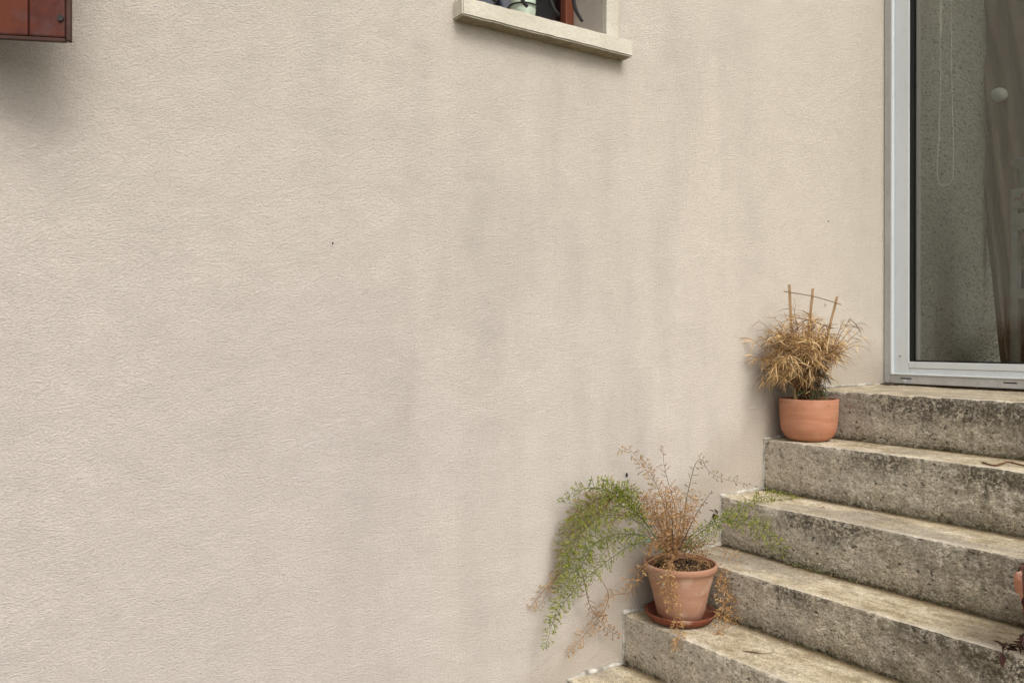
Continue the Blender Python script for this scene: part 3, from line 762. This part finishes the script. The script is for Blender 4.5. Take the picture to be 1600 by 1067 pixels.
m = MB(); a = P(1036, 913, 0.205); 
for k in range(7):
    th = k * 2.4; m.add([a + Vector((0,0,0)), a + Vector((math.cos(th)*.004, -.001, math.sin(th)*.007)), a + Vector((math.cos(th+.6)*.0035, -.0012, math.sin(th+.6)*.009))], [(0,1,2)], (0.45,0.52,0.42))
m.build('paint_fleck', M_LEAF, pp2)

G_ = [(0.21, 0.28, 0.012), (0.30, 0.36, 0.018), (0.12, 0.18, 0.012), (0.44, 0.46, 0.05), (0.07, 0.11, 0.015), (0.34, 0.36, 0.04)]
O_ = [(0.26, 0.27, 0.07), (0.36, 0.32, 0.11), (0.20, 0.24, 0.05), (0.45, 0.33, 0.14)]
Y_ = [(0.46, 0.26, 0.10), (0.56, 0.34, 0.14), (0.36, 0.19, 0.07), (0.62, 0.42, 0.20)]
rf = random.Random(11)
def needle_cluster(m, p, ax, n, L, cols):
    for k in range(n):
        d = (ax * rf.uniform(0.2, 1.3) + Vector((rf.gauss(0, .7), rf.gauss(0, .7), rf.gauss(0, .7)))).normalized()
        e = p + d * L * rf.uniform(0.6, 1.25)
        if e.y > -0.002: e.y = -0.002
        s = d.cross(Vector((rf.gauss(0, 1), rf.gauss(0, 1), rf.gauss(0, 1)))).normalized() * 0.00078
        col = rf.choice(cols); mid = p.lerp(e, 0.5)
        m.add([p - s, p + s, mid + s * 1.3, mid - s * 1.3, e], [(0, 1, 2, 3), (3, 2, 4)], col)
def frond(path, outs, cols, stemc, blen=0.03, gap=0.010, dens=1.0, nL=0.0085, start=0.1, r=0.0012, nn=3, taper=True, lift=0.3):
    n = len(path); P3 = []
    for i, (x, y) in enumerate(path):
        t = i / (n - 1); o_ = outs[0] + (outs[1] - outs[0]) * t if len(outs) == 2 else outs[i]
        P3.append(P(x, y, o_))
    pts = smooth_path(P3, 9); m = MB()
    tot = [0]
    for i in range(1, len(pts)): tot.append(tot[-1] + (pts[i] - pts[i-1]).length)
    Lt = tot[-1]; m.tube(pts, [r * (1.25 - 0.85 * s / Lt) for s in tot], 4, stemc)
    s = start * Lt; side = 1
    while s < Lt:
        i = max(j for j in range(len(tot)) if tot[j] <= s); i = min(i, len(pts) - 2)
        p = pts[i].lerp(pts[i+1], (s - tot[i]) / max(1e-6, tot[i+1] - tot[i])); ax = (pts[i+1] - pts[i]).normalized()
        if rf.random() < dens:
            q_ = s / Lt; env = (math.sin(PI * min(1, max(0.05, (q_ - start) / (1.0001 - start) * 0.92 + 0.08))) ** 0.6) if taper else 1
            bl = blen * env * rf.uniform(0.6, 1.25) + 0.003
            sv = ax.cross(Vector((SA, CA, 0))).normalized() * side
            d = (sv + ax * rf.uniform(0.3, 0.9) + Vector((rf.gauss(0, .3), rf.gauss(0, .35), rf.gauss(0, .3) + lift * 0.3))).normalized()
            bp = [p]; c = p.copy(); nb = max(2, int(bl / 0.006))
            for k in range(nb):
                d = (d + Vector((rf.gauss(0, .08), rf.gauss(0, .08), rf.gauss(-.03, .08)))).normalized(); c = c + d * bl / nb
                if c.y > -0.003: c.y = -0.003
                bp.append(c.copy())
            m.tube(bp, 0.00045, 3, stemc)
            for k, b_ in enumerate(bp[1:]):
                needle_cluster(m, b_, d, nn + (rf.random() < .6), nL, cols)
        s += gap * 0.72 * rf.uniform(0.6, 1.4); side = -side
    return m.build('frond', M_LEAF, pp2)
GS = (0.10, 0.13, 0.03); YS = (0.30, 0.16, 0.07); DS = (0.13, 0.07, 0.04)
# left, living
frond([(1040,862),(1018,830),(989,795),(965,775),(935,762),(905,766),(888,775),(874,785)], (.14,.05), G_, GS, .026, .0065, start=.25, lift=2.6)
frond([(1040,862),(1012,815),(985,785),(955,775),(925,785),(900,812),(886,850),(876,890),(868,925)], (.12,.03), O_ + G_, GS, .034, .0055, start=.2)
frond([(1040,860),(1017,832),(989,811),(960,804),(930,812),(903,838),(888,872),(878,905)], (.14,.06), G_ + O_, GS, .032, .006, start=.3)
frond([(1038,862),(1012,838),(980,834),(954,836),(925,852),(902,880),(884,912),(872,945),(862,978)], (.15,.06), G_, GS, .030, .0065, start=.15)
frond([(1036,864),(1016,847),(983,854),(958,870),(929,892),(898,921),(876,950),(863,975),(856,998),(849,1017)], (.16,.05), G_ + [O_[0]], GS, .027, .0075, start=.12)
frond([(1040,862),(1010,800),(985,773),(955,768),(930,775),(908,795),(892,825)], (.10,.03), O_ + Y_, DS, .034, .0055, start=.2)
frond([(1038,862),(1005,825),(970,800),(935,800),(905,830),(885,870),(868,905),(850,935),(838,955)], (.09,.02), O_ + Y_ + Y_, YS, .030, .010, start=.3, nn=2)
frond([(985,775),(965,777),(940,788),(915,810),(895,840)], (.07,.04), Y_ + [(0.20,.10,.04)], YS, .026, .006, start=.05)
frond([(960,836),(930,850),(915,872),(905,895),(892,930)], (.10,.05), G_ + O_, GS, .026, .007, start=.05)
frond([(1038,862),(1005,812),(975,792),(945,795),(922,818),(914,850),(912,880)], (.13,.07), O_ + G_, GS, .030, .008, start=.25)
frond([(1038,862),(1004,838),(975,838),(950,856),(932,885),(926,905)], (.15,.09), O_, GS, .028, .010, start=.25, nn=2)
frond([(1036,862),(1000,815),(965,785),(930,782),(900,800),(880,835),(870,870)], (.11,.02), O_ + Y_, YS, .032, .009, start=.3, nn=2)
frond([(1010,812),(980,800),(962,812),(950,835),(945,860)], (.10,.08), Y_ + O_, YS, .028, .010, start=.05, nn=2)
frond([(975,770),(960,765),(948,752),(940,748)], (.08,.07), G_, GS, .014, .006, start=.05, lift=2.5)
frond([(1018,830),(1000,800),(985,778),(960,768),(985,760),(1000,775)], (.12,.1), G_, GS, .022, .007, start=.2)
# left, dead
frond([(905,880),(914,912),(920,941),(932,963),(947,981),(969,995)], (.05,.04), Y_ + BRN, DS, .022, .010, start=.2, dens=.8)
frond([(935,900),(950,925),(947,948),(932,970),(907,999),(882,1028)], (.05,.02), Y_, YS, .024, .010, start=.2, dens=.8)
frond([(880,890),(866,905),(845,928),(825,955)], (.02,.01), Y_, YS, .014, .012, start=.1, dens=.6)
frond([(1035,866),(1012,878),(998,893),(985,908),(975,930)], (.16,.12), Y_, YS, .020, .009, start=.3, dens=.8)
frond([(1036,864),(1000,905),(985,925),(960,930),(940,945)], (.12,.05), Y_, YS, .018, .012, start=.4, dens=.6, nn=2)
# upright
frond([(1048,862),(1037,781),(1016,745),(998,718),(982,702),(965,706)], (.12,.05), O_ + Y_, YS, .020, .008, start=.15, dens=.9)
frond([(1058,862),(1056,800),(1043,749),(1037,720),(1036,697)], (.12,.06), Y_, DS, .022, .011, start=.2, dens=.7, nn=2)
frond([(1050,862),(1040,800),(1025,755),(1012,728),(1003,715)], (.12,.05), Y_, DS, .022, .011, start=.2, dens=.7, nn=2)
frond([(1064,862),(1070,800),(1074,774),(1086,727),(1097,718),(1106,734),(1128,747),(1157,754),(1183,760)], (.14,.08), [O_[0], O_[2], YS], (0.14,.13,.05), .016, .016, start=.15, dens=.7, nn=2)
frond([(1060,862),(1075,830),(1090,800),(1113,766)], (.16,.14), [DS], (0.05,.03,.025), .004, .03, start=.5, dens=.3, r=0.0016)
frond([(1052,862),(1050,810),(1046,775)], (.16,.14), Y_, (0.06,.035,.025), .020, .010, start=.2, r=0.0015)
for k in range(14):
    x1 = 998 + k * 7.4 + rf.gauss(0, 3); y1 = 772 + rf.gauss(0, 12) + abs(x1 - 1045) * 0.25; o1 = rf.uniform(.08, .18); y1 -= rf.choice([0, 0, 8, 22])
    frond([(1050 + rf.gauss(0, 8), 864), ((1050 + x1) / 2 + rf.gauss(0, 5), (870 + y1) / 2), (x1, y1)], (.13, o1), Y_, YS, .026, .0085, start=.15, nn=2, dens=.9)
for k in range(12):
    x1 = 1005 + k * 9.5 + rf.gauss(0, 3); y1 = 858 + rf.gauss(0, 8); o1 = rf.uniform(.12, .19)
    frond([(1052 + rf.gauss(0, 8), 872), ((1052 + x1) / 2, 850 + rf.gauss(0, 6)), (x1, y1 + 10)], (.14, o1), Y_ + BRN, YS, .018, .007, start=.15, nn=3)
# loose dead needles lying on the soil
m = MB()
for k in range(1500):
    th = rf.uniform(0, 2 * PI); rr = 0.1 * math.sqrt(rf.random()); p = C2p + Vector((rr * math.cos(th), rr * math.sin(th), 0.150 + abs(rf.gauss(0, .010))))
    d = Vector((rf.gauss(0, 1), rf.gauss(0, 1), rf.gauss(.2, .5))).normalized() * rf.uniform(.006, .02); s_n = d.cross(Vector((rf.gauss(0, 1), rf.gauss(0, 1), 1))).normalized() * .0006
    if rf.random() < (0.75 if p.x < C2p.x + .02 else 0.45): m.add([p - s_n, p + s_n, p + d * .5 + s_n + Vector((0, 0, .002)), p + d * .5 - s_n + Vector((0, 0, .002)), p + d], [(0, 1, 2, 3), (3, 2, 4)], rf.choice(Y_ + BRN))
m.build('needle_litter', M_LEAF, pp2)
# right, living
frond([(1062,862),(1081,836),(1110,818),(1146,800),(1179,781),(1201,775),(1237,780),(1268,784)], (.14,.175), G_, GS, .020, .007, start=.15)
frond([(1062,862),(1086,838),(1128,814),(1165,818),(1193,832),(1222,858),(1245,872),(1262,880)], (.15,.32), G_, GS, .030, .008, start=.12)
frond([(1128,816),(1165,812),(1185,812),(1205,825)], (.18,.22), G_ + O_, GS, .026, .008, start=.05, nn=2)
frond([(1070,862),(1092,846),(1112,832),(1128,822)], (.16,.16), G_ + O_, GS, .020, .008, start=.1)
# right, dead
frond([(1070,868),(1095,872),(1118,884),(1135,905),(1142,930),(1146,960),(1137,985)], (.17,.27), Y_, YS, .030, .006, start=.35)
frond([(1072,868),(1100,880),(1122,900),(1130,930),(1128,965),(1122,985),(1133,1005)], (.18,.31), Y_, YS, .026, .0075, start=.35, dens=.9)
frond([(1072,860),(1112,850),(1140,865),(1153,885),(1158,902)], (.15,.22), Y_, YS, .018, .012, start=.4, dens=.7, nn=2)
# front, over the rim
frond([(1054,868),(1050,884),(1047,905),(1049,935),(1054,962),(1061,985),(1062,998),(1050,1016)], (.19,.214,.222,.228,.235,.245,.25,.26), Y_, YS, .022, .0065, start=.12)
frond([(1052,868),(1047,884),(1043,905),(1045,925),(1052,950)], (.19,.214,.222,.226,.23), Y_, YS, .022, .007, start=.2)
# teal plastic clip among the stems
m = MB(); p = P(1014, 847, .16)
for k in range(9):
    d = Vector((rf.gauss(0,1), rf.gauss(0,1), rf.gauss(0,1))).normalized()*.007; e = d.cross(Vector((.3,.9,.2))).normalized()*.003
    m.add([p+e, p-e, p+d-e, p+d+e], [(0,1,2,3)], (0.16, 0.36, 0.26))
m.build('plant_tag', M_LEAF, pp2)

# ---- third pot, cut by the right edge
C3 = Vector((2.088, 0, LEV[3] + 0.003))
r_ = ray(1668, 1010); C3.y = -D + r_[1] * (C3.x / r_[0])
m = MB(); m.lathe(C3, [(0.001, 0), (0.070, 0.0), (0.080, 0.003), (0.092, 0.020), (0.090, 0.023), (0.084, 0.018), (0.076, 0.008), (0.001, 0.007)], 60, 0.004)
sau3 = at_base(m, 'saucer', simple('dark_plastic_saucer', (0.012, 0.010, 0.010), (0.03, 0.022, 0.02), 30, 0.5), C3, smooth=True)
tag(sau3, 'near-black saucer under the pot at the right edge of the photo', 'saucer')
C3p = C3 + Vector((0, 0, 0.009))
pp3 = empty('potted_plant', C3p, 'terracotta pot with wilted maroon leaves, cut off by the right edge', 'potted plant')
solid_pot(C3p, [(0.062, 0.0), (0.066, 0.003), (0.080, 0.06), (0.092, 0.115), (0.0935, 0.118), (0.1005, 0.122), (0.1025, 0.135), (0.1035, 0.150), (0.1025, 0.155)], 0.008, 'pot', M_POT3, pp3)
soil(C3p, 0.094, 0.138, pp3)
MAR = [(0.035, 0.012, 0.010), (0.06, 0.022, 0.016), (0.09, 0.03, 0.02), (0.05, 0.03, 0.02)]
def broadleaf(m, p, d, L, W, col, rg, droop=.6, curl=.25):
    d = d.normalized(); s = d.cross(Vector((rg.gauss(0, .3), rg.gauss(0, .3), 1))).normalized(); up = s.cross(d)
    prof = [0.08, .6, .95, 1, .8, .45, .05]; c = Vector(p); v = d.copy(); vs = []
    for i, w_ in enumerate(prof):
        vs += [c - s * W * w_ + up * W * curl * w_, c.copy(), c + s * W * w_ + up * W * curl * w_]
        v = (v + Vector((0, 0, -droop / 7))).normalized(); c = c + v * L / 6
    fs = []
    for i in range(6): fs += [(3*i, 3*i+1, 3*i+4, 3*i+3), (3*i+1, 3*i+2, 3*i+5, 3*i+4)]
    m.add(vs, fs, col)
rp = random.Random(5); m = MB(); ms = MB()
top3 = C3p + Vector((0, 0, 0.14))
for k in range(12):
    th = rp.uniform(0, 2 * PI); rr = rp.uniform(.02, .09)
    tip = top3 + Vector((rr * math.cos(th), rr * math.sin(th), rp.uniform(.0, .05))); ms.tube(smooth_path([top3, top3.lerp(tip, .5) + Vector((0, 0, .03)), tip], 4), .0018, 5, (0.10, .03, .02))
    for q_ in range(3):
        a_ = th + rp.gauss(0, .7); broadleaf(m, tip, Vector((math.cos(a_), math.sin(a_), rp.uniform(-.3, .4))), rp.uniform(.025, .04), rp.uniform(.006, .010), rp.choice(MAR), rp)
e = P(1592, 893, 0)   # leaf over the near rim and trailing stem down the pot
def toward(px, py, X): return PX(px, py, X)
base = toward(1604, 892, C3.x - .075)
for (px, py, dx, dz, L) in ((1594, 893, -.4, .05, .03), (1600, 896, -.2, -.3, .03), (1597, 938, -.3, -.3, .022), (1601, 945, .1, -.8, .03), (1602, 930, 0, -.6, .03)):
    broadleaf(m, toward(px, py, C3.x - .085), Vector((dx * .4, dx * -.9 * -1, dz)), L, .006, rp.choice(MAR), rp)
ms.tube(smooth_path([top3, toward(1606, 890, C3.x - .09), toward(1600, 915, C3.x - .10), toward(1603, 950, C3.x - .095), toward(1602, 985, C3.x - .10), toward(1598, 1008, C3.x - .115)], 6), .0016, 5, (0.07, .03, .02))
# dead clump lying on the tread and hanging over the nosing
for k in range(20):
    p = toward(rp.uniform(1575, 1612), rp.uniform(1003, 1018), C3.x - .105 + rp.uniform(-.012, .012))
    broadleaf(m, p, Vector((rp.gauss(-.1, .5), rp.gauss(0.2, .8), rp.gauss(0, .25))), rp.uniform(.018, .03), rp.uniform(.004, .007), rp.choice(MAR[:2] + [MAR[3]]), rp, .3, .6)
ms.tube(smooth_path([toward(1602, 1010, C3.x - .105), toward(1585, 1010, C3.x - .108), toward(1572, 1007, C3.x - .108), toward(1562, 1005, C3.x - .108)], 5), .002, 5, (0.05, .025, .018))
for (a_, b_) in (((1563, 1004), (-.05, .5)), ((1568, 1006), (-.1, .9))): broadleaf(m, toward(*a_, C3.x - .108), Vector((-.05, .9, .05)), .018, .005, MAR[0], rp, .2)
ms.tube(smooth_path([toward(1578, 1011, C3.x - .108), toward(1570, 1016, C3.x - .112), toward(1567, 1023, C3.x - .114)], 5), .001, 4, (0.04, .025, .018))
broadleaf(m, toward(1568, 1021, C3.x - .114), Vector((0, 0, -1)), .032, .0085, MAR[1], rp, 0, .2)
m.build('foliage', M_LEAF, pp3); ms.build('stems', M_LEAF, pp3)

# ---------------------------------------------------------------- ceramic pot on the window sill
CJ = P(817, 30, -0.055); CJ.z = 2.4895
nj = N('painted_ceramic'); f = nj.noise(26, 3, 0.6, nj.mapping((1, 1, 0.8)))
x_, y_, z_ = nj.xyz()
low = nj.ramp(z_, [(0.0, 1.0), (0.055, 0.0)])
cj = nj.mix(nj.math('MULTIPLY', nj.ramp(f, [(0.48, 0), (0.55, 1)]), low), (0.52, 0.62, 0.50), (0.07, 0.17, 0.17))
cj = nj.mix(nj.ramp(nj.noise(12, 2), [(0.4, 0), (0.7, 0.4)]), cj, (0.62, 0.62, 0.48))
M_CER = nj.fin(cj, 0.25, None, 0.5)
m = MB(); m.lathe(CJ, [(0.001, 0), (0.026, 0.0), (0.031, 0.006), (0.036, 0.03), (0.039, 0.05), (0.0395, 0.058), (0.038, 0.066), (0.039, 0.08), (0.042, 0.11), (0.046, 0.14), (0.047, 0.145), (0.044, 0.145), (0.036, 0.09), (0.001, 0.03)], 48)
jar = empty('flowerpot', CJ, 'small pale green painted ceramic pot in an iron ring on the window sill', 'flowerpot')
m.build('pot', M_CER, jar, smooth=True)
m = MB(); rr = 0.044; pts = [CJ + Vector((rr * math.cos(t * 2 * PI / 40), rr * math.sin(t * 2 * PI / 40), 0.060)) for t in range(41)]
m.tube(pts, 0.0026, 6); m.build('iron_ring', M_IRON, jar, smooth=True)

# ---------------------------------------------------------------- behind the door glass
# net curtain
M_NET = simple('brown_net', (0.17, 0.135, 0.105), (0.27, 0.22, 0.17), 16, 0.9, 0.003, 120, stretch=(1, 1, 0.12))
XN = XC + 0.80
def lb(py): return float(np.interp(py, [-200, 0, 60, 110, 150, 300, 400, 500, 580], [1440, 1470, 1487, 1503, 1511, 1531, 1545, 1557, 1566]))
def rb(py): return float(np.interp(py, [-200, 580], [1900, 1900]))
m = MB(); vs = []; NR, NCc = 70, 90
for i in range(NR + 1):
    py = -200 + 780 * i / NR; l, r = lb(py), rb(py)
    for j in range(NCc + 1):
        px = l + (r - l) * (j / NCc) ** 1.3; p = PX(px, py, XN); wv = 0.014 * math.sin(j * 0.75 + 0.6 * math.sin(i * .05)) + 0.012 * noise.noise(Vector((j * .2, i * .07, 0)))
        vs.append((p.x + wv, p.y, p.z))
fs = [(i*(NCc+1)+j, i*(NCc+1)+j+1, (i+1)*(NCc+1)+j+1, (i+1)*(NCc+1)+j) for i in range(NR) for j in range(NCc)]
m.add(vs, fs)
cur = at_base(m, 'net_curtain', M_NET, PX(1545, 560, XN), smooth=True)
tag(cur, 'brown net curtain drawn aside behind the door glass', 'curtain')
# loose threads of the net
m = MB(); rt = random.Random(9)
for k in range(60):
    y0 = rt.uniform(20, 380); px = min(lb(y0) + rt.uniform(2, 60), rb(y0)); p = [(px + rt.gauss(0, 1.5) + q_ * rt.gauss(.8, .8), y0 + q_ * rt.uniform(12, 22)) for q_ in range(5)]
    m.tube(smooth_path([PX(a_, b_, XN - .025) for a_, b_ in p], 4), .00055, 3, (0.36, .31, .24))
th_ = m.build('loose_threads', M_LEAF, cur)
# blind cords
m = MB(); X4 = XC + 0.10
cd = empty('blind_cord', PX(1477, 290, X4), 'pair of thin white blind cords hanging in a loop behind the glass', 'blind cord')
m.tube(smooth_path([PX(1469, -200, X4), PX(1469, 20, X4), PX(1468, 60, X4), PX(1469, 120, X4), PX(1467, 200, X4), PX(1464, 262, X4), PX(1466, 284, X4), PX(1470, 291, X4)], 8), .0017, 6)
m.tube(smooth_path([PX(1486, -200, X4), PX(1486, 60, X4), PX(1487, 140, X4), PX(1489, 220, X4), PX(1489, 270, X4), PX(1486, 284, X4), PX(1477, 290, X4), PX(1470, 291, X4)], 8), .0017, 6)
M_CORD = simple('cord_white', (0.86, 0.85, 0.80), (0.9, 0.89, 0.84), 30, 0.8)
m.build('cord', M_CORD, cd)
m = MB(); q_ = [PX(1469, y, X4) for y in range(-120, 64, 6)]
m.tube(q_, [.0048 if i % 3 else .0026 for i in range(len(q_))], 7); m.build('chain', M_CORD, cd)
# furniture and things in the veranda
M_DK = simple('dark_wood', (0.018, 0.007, 0.005), (0.045, 0.018, 0.011), 24, 0.6)
M_GR = simple('grey_enamel', (0.16, 0.17, 0.16), (0.24, 0.25, 0.235), 14, 0.5)
M_PK = simple('pinkish_plastic', (0.22, 0.14, 0.13), (0.30, 0.20, 0.18), 14, 0.5)
XS = XC + 0.36
def B(px0, py0, px1, py1, X, dep, mb):
    a_ = PX(px0, py0, X); b__ = PX(px1, py1, X); mb.box((X, a_.y, a_.z), (X + dep, b__.y, b__.z))
shelf = empty('shelf_unit', PX(1640, 566, XS), 'dim grey shelf unit standing in the veranda behind the glass', 'shelf'); 
zf = 1.374
for (pya, pyb) in ((296, 306), (335, 343), (452, 460)):
    m = MB(); B(1578, pya, 1760, pyb, XS, .24, m); m.build('shelf_board', M_GR, shelf, bevel=.003)
m = MB(); a_ = PX(1578, 300, XS); c_ = PX(1760, 300, XS); z9 = PX(1578, 296, XS).z
for (yy) in (a_.y, c_.y + .03): m.box((XS + .002, yy - .001, zf), (XS + .03, yy - .029, z9 - .004)); m.box((XS + .20, yy - .001, zf), (XS + .23, yy - .029, z9 - .004))
m.build('upright', M_GR, shelf)
m = MB(); cc = PX(1612, 296, XS + .12); k_ = cc.x / XS
m.lathe((cc.x, cc.y, PX(1612, 296, XS).z + .001), [(0.001, 0), (.040, 0), (.048, .04), (.052, .10), (.075, .125), (.08, .138), (.075, .142), (.001, .138)], 32)
bk = at_base(m, 'lidded_bin', M_GR, (cc.x, cc.y, PX(1612, 296, XS).z + .001), smooth=True); tag(bk, 'grey lidded container on top of the shelf behind the glass', 'container')
m = MB(); cc = PX(1591, 452, XS + .10); zz = PX(1591, 452, XS).z + .001
m.lathe((cc.x, cc.y, zz), [(0.001, 0), (.018, 0), (.025, .016), (.028, .05), (.021, .08), (.012, .10), (.018, .113), (.021, .155), (.019, .18), (.001, .18)], 32)
vz = at_base(m, 'vase', simple('dim_vase', (0.07, 0.055, 0.05), (0.12, 0.095, 0.085), 20, 0.5), (cc.x, cc.y, zz), smooth=True); tag(vz, 'dim waisted vase on the lower board of the shelf behind the glass', 'vase')
m = MB(); cc = PX(1625, 452, XS + .10)
m.lathe((cc.x, cc.y, zz), [(0.001, 0), (.028, 0), (.036, .02), (.040, .08), (.036, .095), (.001, .095)], 32)
vz = at_base(m, 'jar', M_PK, (cc.x, cc.y, zz), smooth=True); tag(vz, 'dull pinkish jar beside the waisted vase on the veranda shelf', 'jar')
m = MB(); XB = XC + .40; a_ = PX(1566, 500, XB)
cb = Vector((XB + .17, a_.y - .17, zf + .001))
m.lathe(cb, [(0.001, 0), (.13, 0), (.16, .08), (.172, .20), (.165, .285), (.155, .285), (.14, .08), (.001, .03)], 40, .03)
bs = at_base(m, 'basket', M_DK, cb, smooth=True); tag(bs, 'dark brown basket on the veranda floor behind the glass', 'basket')
m = MB(); cl = PX(1561, 149, XN - .045)
for s_k in range(1):
    prof = [(0.001, -.019), (.010, -.017), (.018, -.008), (.020, 0), (.018, .008), (.010, .017), (.001, .019)]
    vs = []; n_ = 24
    for (r1, z1) in prof:
        for k in range(n_):
            th = 2 * PI * k / n_; v = Vector((r1 * math.cos(th), r1 * math.sin(th) * 1.2, z1 * 1.05)) * 1.55; v = Matrix.Rotation(math.radians(35), 3, 'X') @ v; vs.append(cl + v)
    fs = [(i*n_+k, i*n_+(k+1) % n_, (i+1)*n_+(k+1) % n_, (i+1)*n_+k) for i in range(len(prof)-1) for k in range(n_)]
    m.add(vs, fs)
fl = empty('float', cl, 'pale oval ball caught in the net curtain behind the glass', 'ornament')
m.build('ball', simple('pale_plastic', (0.50, 0.52, 0.47), (0.62, 0.63, 0.58), 30, 0.4), fl, smooth=True)
m = MB(); m.tube([cl + Vector((0.02, 0, 0)), cl + Vector((0.07, 0, 0.0))], .004, 6); m.build('stalk', M_CORD, fl)

# reddish sprig near the glass at the right of the pane
m = MB(); rs = random.Random(4); XR = XC + .12; e0 = PX(1596, 322, XR)
m.tube(smooth_path([PX(1640, 360, XR), PX(1610, 330, XR), PX(1596, 318, XR), PX(1588, 309, XR)], 5), .0018, 5, (.20, .07, .045))
m.tube(smooth_path([PX(1605, 326, XR), PX(1597, 312, XR), PX(1600, 300, XR)], 5), .0013, 5, (.20, .07, .045))
for (a_, b_) in ((1588, 309), (1592, 314), (1600, 302), (1597, 318), (1604, 322), (1590, 322)):
    broadleaf(m, PX(a_, b_, XR), Vector((rs.gauss(0, .3), rs.gauss(0, .7), rs.gauss(-.5, .5))), .018, .0045, rs.choice([(.30, .11, .07), (.03, .015, .012)]), rs)
o = at_base(m, 'dried_sprig', M_LEAF, e0); tag(o, 'reddish dried sprig just behind the door glass at the right edge', 'sprig')

# ---------------------------------------------------------------- litter on the steps and specks on the wall
rl = random.Random(21)
def litter(px, py, z, L, W, col, label, group=None, name='fallen_leaf', cat='leaf', ang=None):
    r_ = ray(px, py); t = (EYE - z) / (-r_[2]); p = Vector((r_[0] * t, -D + r_[1] * t, z + .004)); m = MB()
    a_ = ang if ang is not None else rl.uniform(0, 6.28)
    broadleaf(m, p, Vector((math.cos(a_), math.sin(a_), .15)), L, W, col, rl, .5, .5)
    o = at_base(m, name, M_LEAF, p); tag(o, label, cat, group); return o
litter(1258, 774, LEV[2], .016, .006, (.07, .05, .03), 'small curled dark leaf under the second riser from the top, left of two', )
litter(1276, 776, LEV[2], .014, .007, (.05, .035, .022), 'small dark leaf crumb under the second riser from the top, right of two')
litter(1180, 865, LEV[3], .016, .007, (.03, .02, .015), 'dark curled leaf in the seam right of the fern pot')
litter(1290, 795, LEV[2], .016, .004, (.34, .16, .07), 'rusty orange leaf lying on the third tread from the top')
litter(1305, 690, LEV[1], .018, .003, (.40, .22, .10), 'thin tan leaf on the step right of the upper pot')
# dry stalk on the fifth tread
def onz(px, py, z): r_ = ray(px, py); t = (EYE - z) / (-r_[2]); return Vector((r_[0] * t, -D + r_[1] * t, z))
m = MB(); pts = smooth_path([onz(1160, 1017, LEV[4] + .004), onz(1178, 1019, LEV[4] + .003), onz(1192, 1021, LEV[4] + .004), onz(1207, 1020, LEV[4] + .004)], 5)
m.tube(pts, [.0008 + .0016 * math.sin(PI * min(1, i / 9)) for i in range(len(pts))], 5, (.16, .10, .06))
o = at_base(m, 'dry_stalk', M_LEAF, pts[0]); tag(o, 'thin dry stalk lying on the tread in front of the fern pot', 'twig')
m = MB(); pts = smooth_path([onz(1535, 722, LEV[1] + .003), onz(1555, 727, LEV[1] + .004), onz(1575, 722, LEV[1] + .006), onz(1600, 727, LEV[1] + .004), onz(1640, 733, LEV[1] + .004)], 5)
m.tube(pts, .0028, 5, (.16, .075, .035))
o = at_base(m, 'dead_stem', M_LEAF, pts[0]); tag(o, 'brown dead stem along the edge of the second tread at the right of the photo', 'twig')
# curled brown leaves caught on the fern right of the pot
lf = MB(); q0 = P(1118, 802, .17)
for k in range(7): broadleaf(lf, q0 + Vector((rl.gauss(0, .008), rl.gauss(0, .008), rl.gauss(0, .004))), Vector((rl.gauss(0, 1), rl.gauss(0, 1), rl.gauss(0, .4))), .024, .006, rl.choice([(.045, .03, .02), (.08, .05, .03)]), rl)
o = at_base(lf, 'dead_leaves', M_LEAF, q0); tag(o, 'clump of curled dark brown leaves caught in the fern right of the pot', 'leaves')
for (px, py, r_, lab, c_) in ((979.5, 742, .0042, 'small black insect case on the wall above the fern', (.012, .010, .008)), (520, 380, .0022, 'tiny dark speck on the bare wall left of centre', (.05, .045, .04)), (1294, 346, .002, 'tiny dark speck on the wall between window and door', (.04, .035, .03))):
    p = P(px, py, .003); m = MB(); pr = []
    m.tube([p + Vector((0, 0, -r_ * 1.6)), p + Vector((0, 0, -r_ * .8)), p + Vector((.0005, 0, r_ * .6)), p + Vector((.001, 0, r_ * 1.7))], [r_ * .3, r_ * .75, r_ * .8, r_ * .25], 8, c_)
    o = at_base(m, 'insect_case' if r_ > .003 else 'speck', M_LEAF, p, smooth=True); tag(o, lab, 'insect case' if r_ > .003 else 'speck')
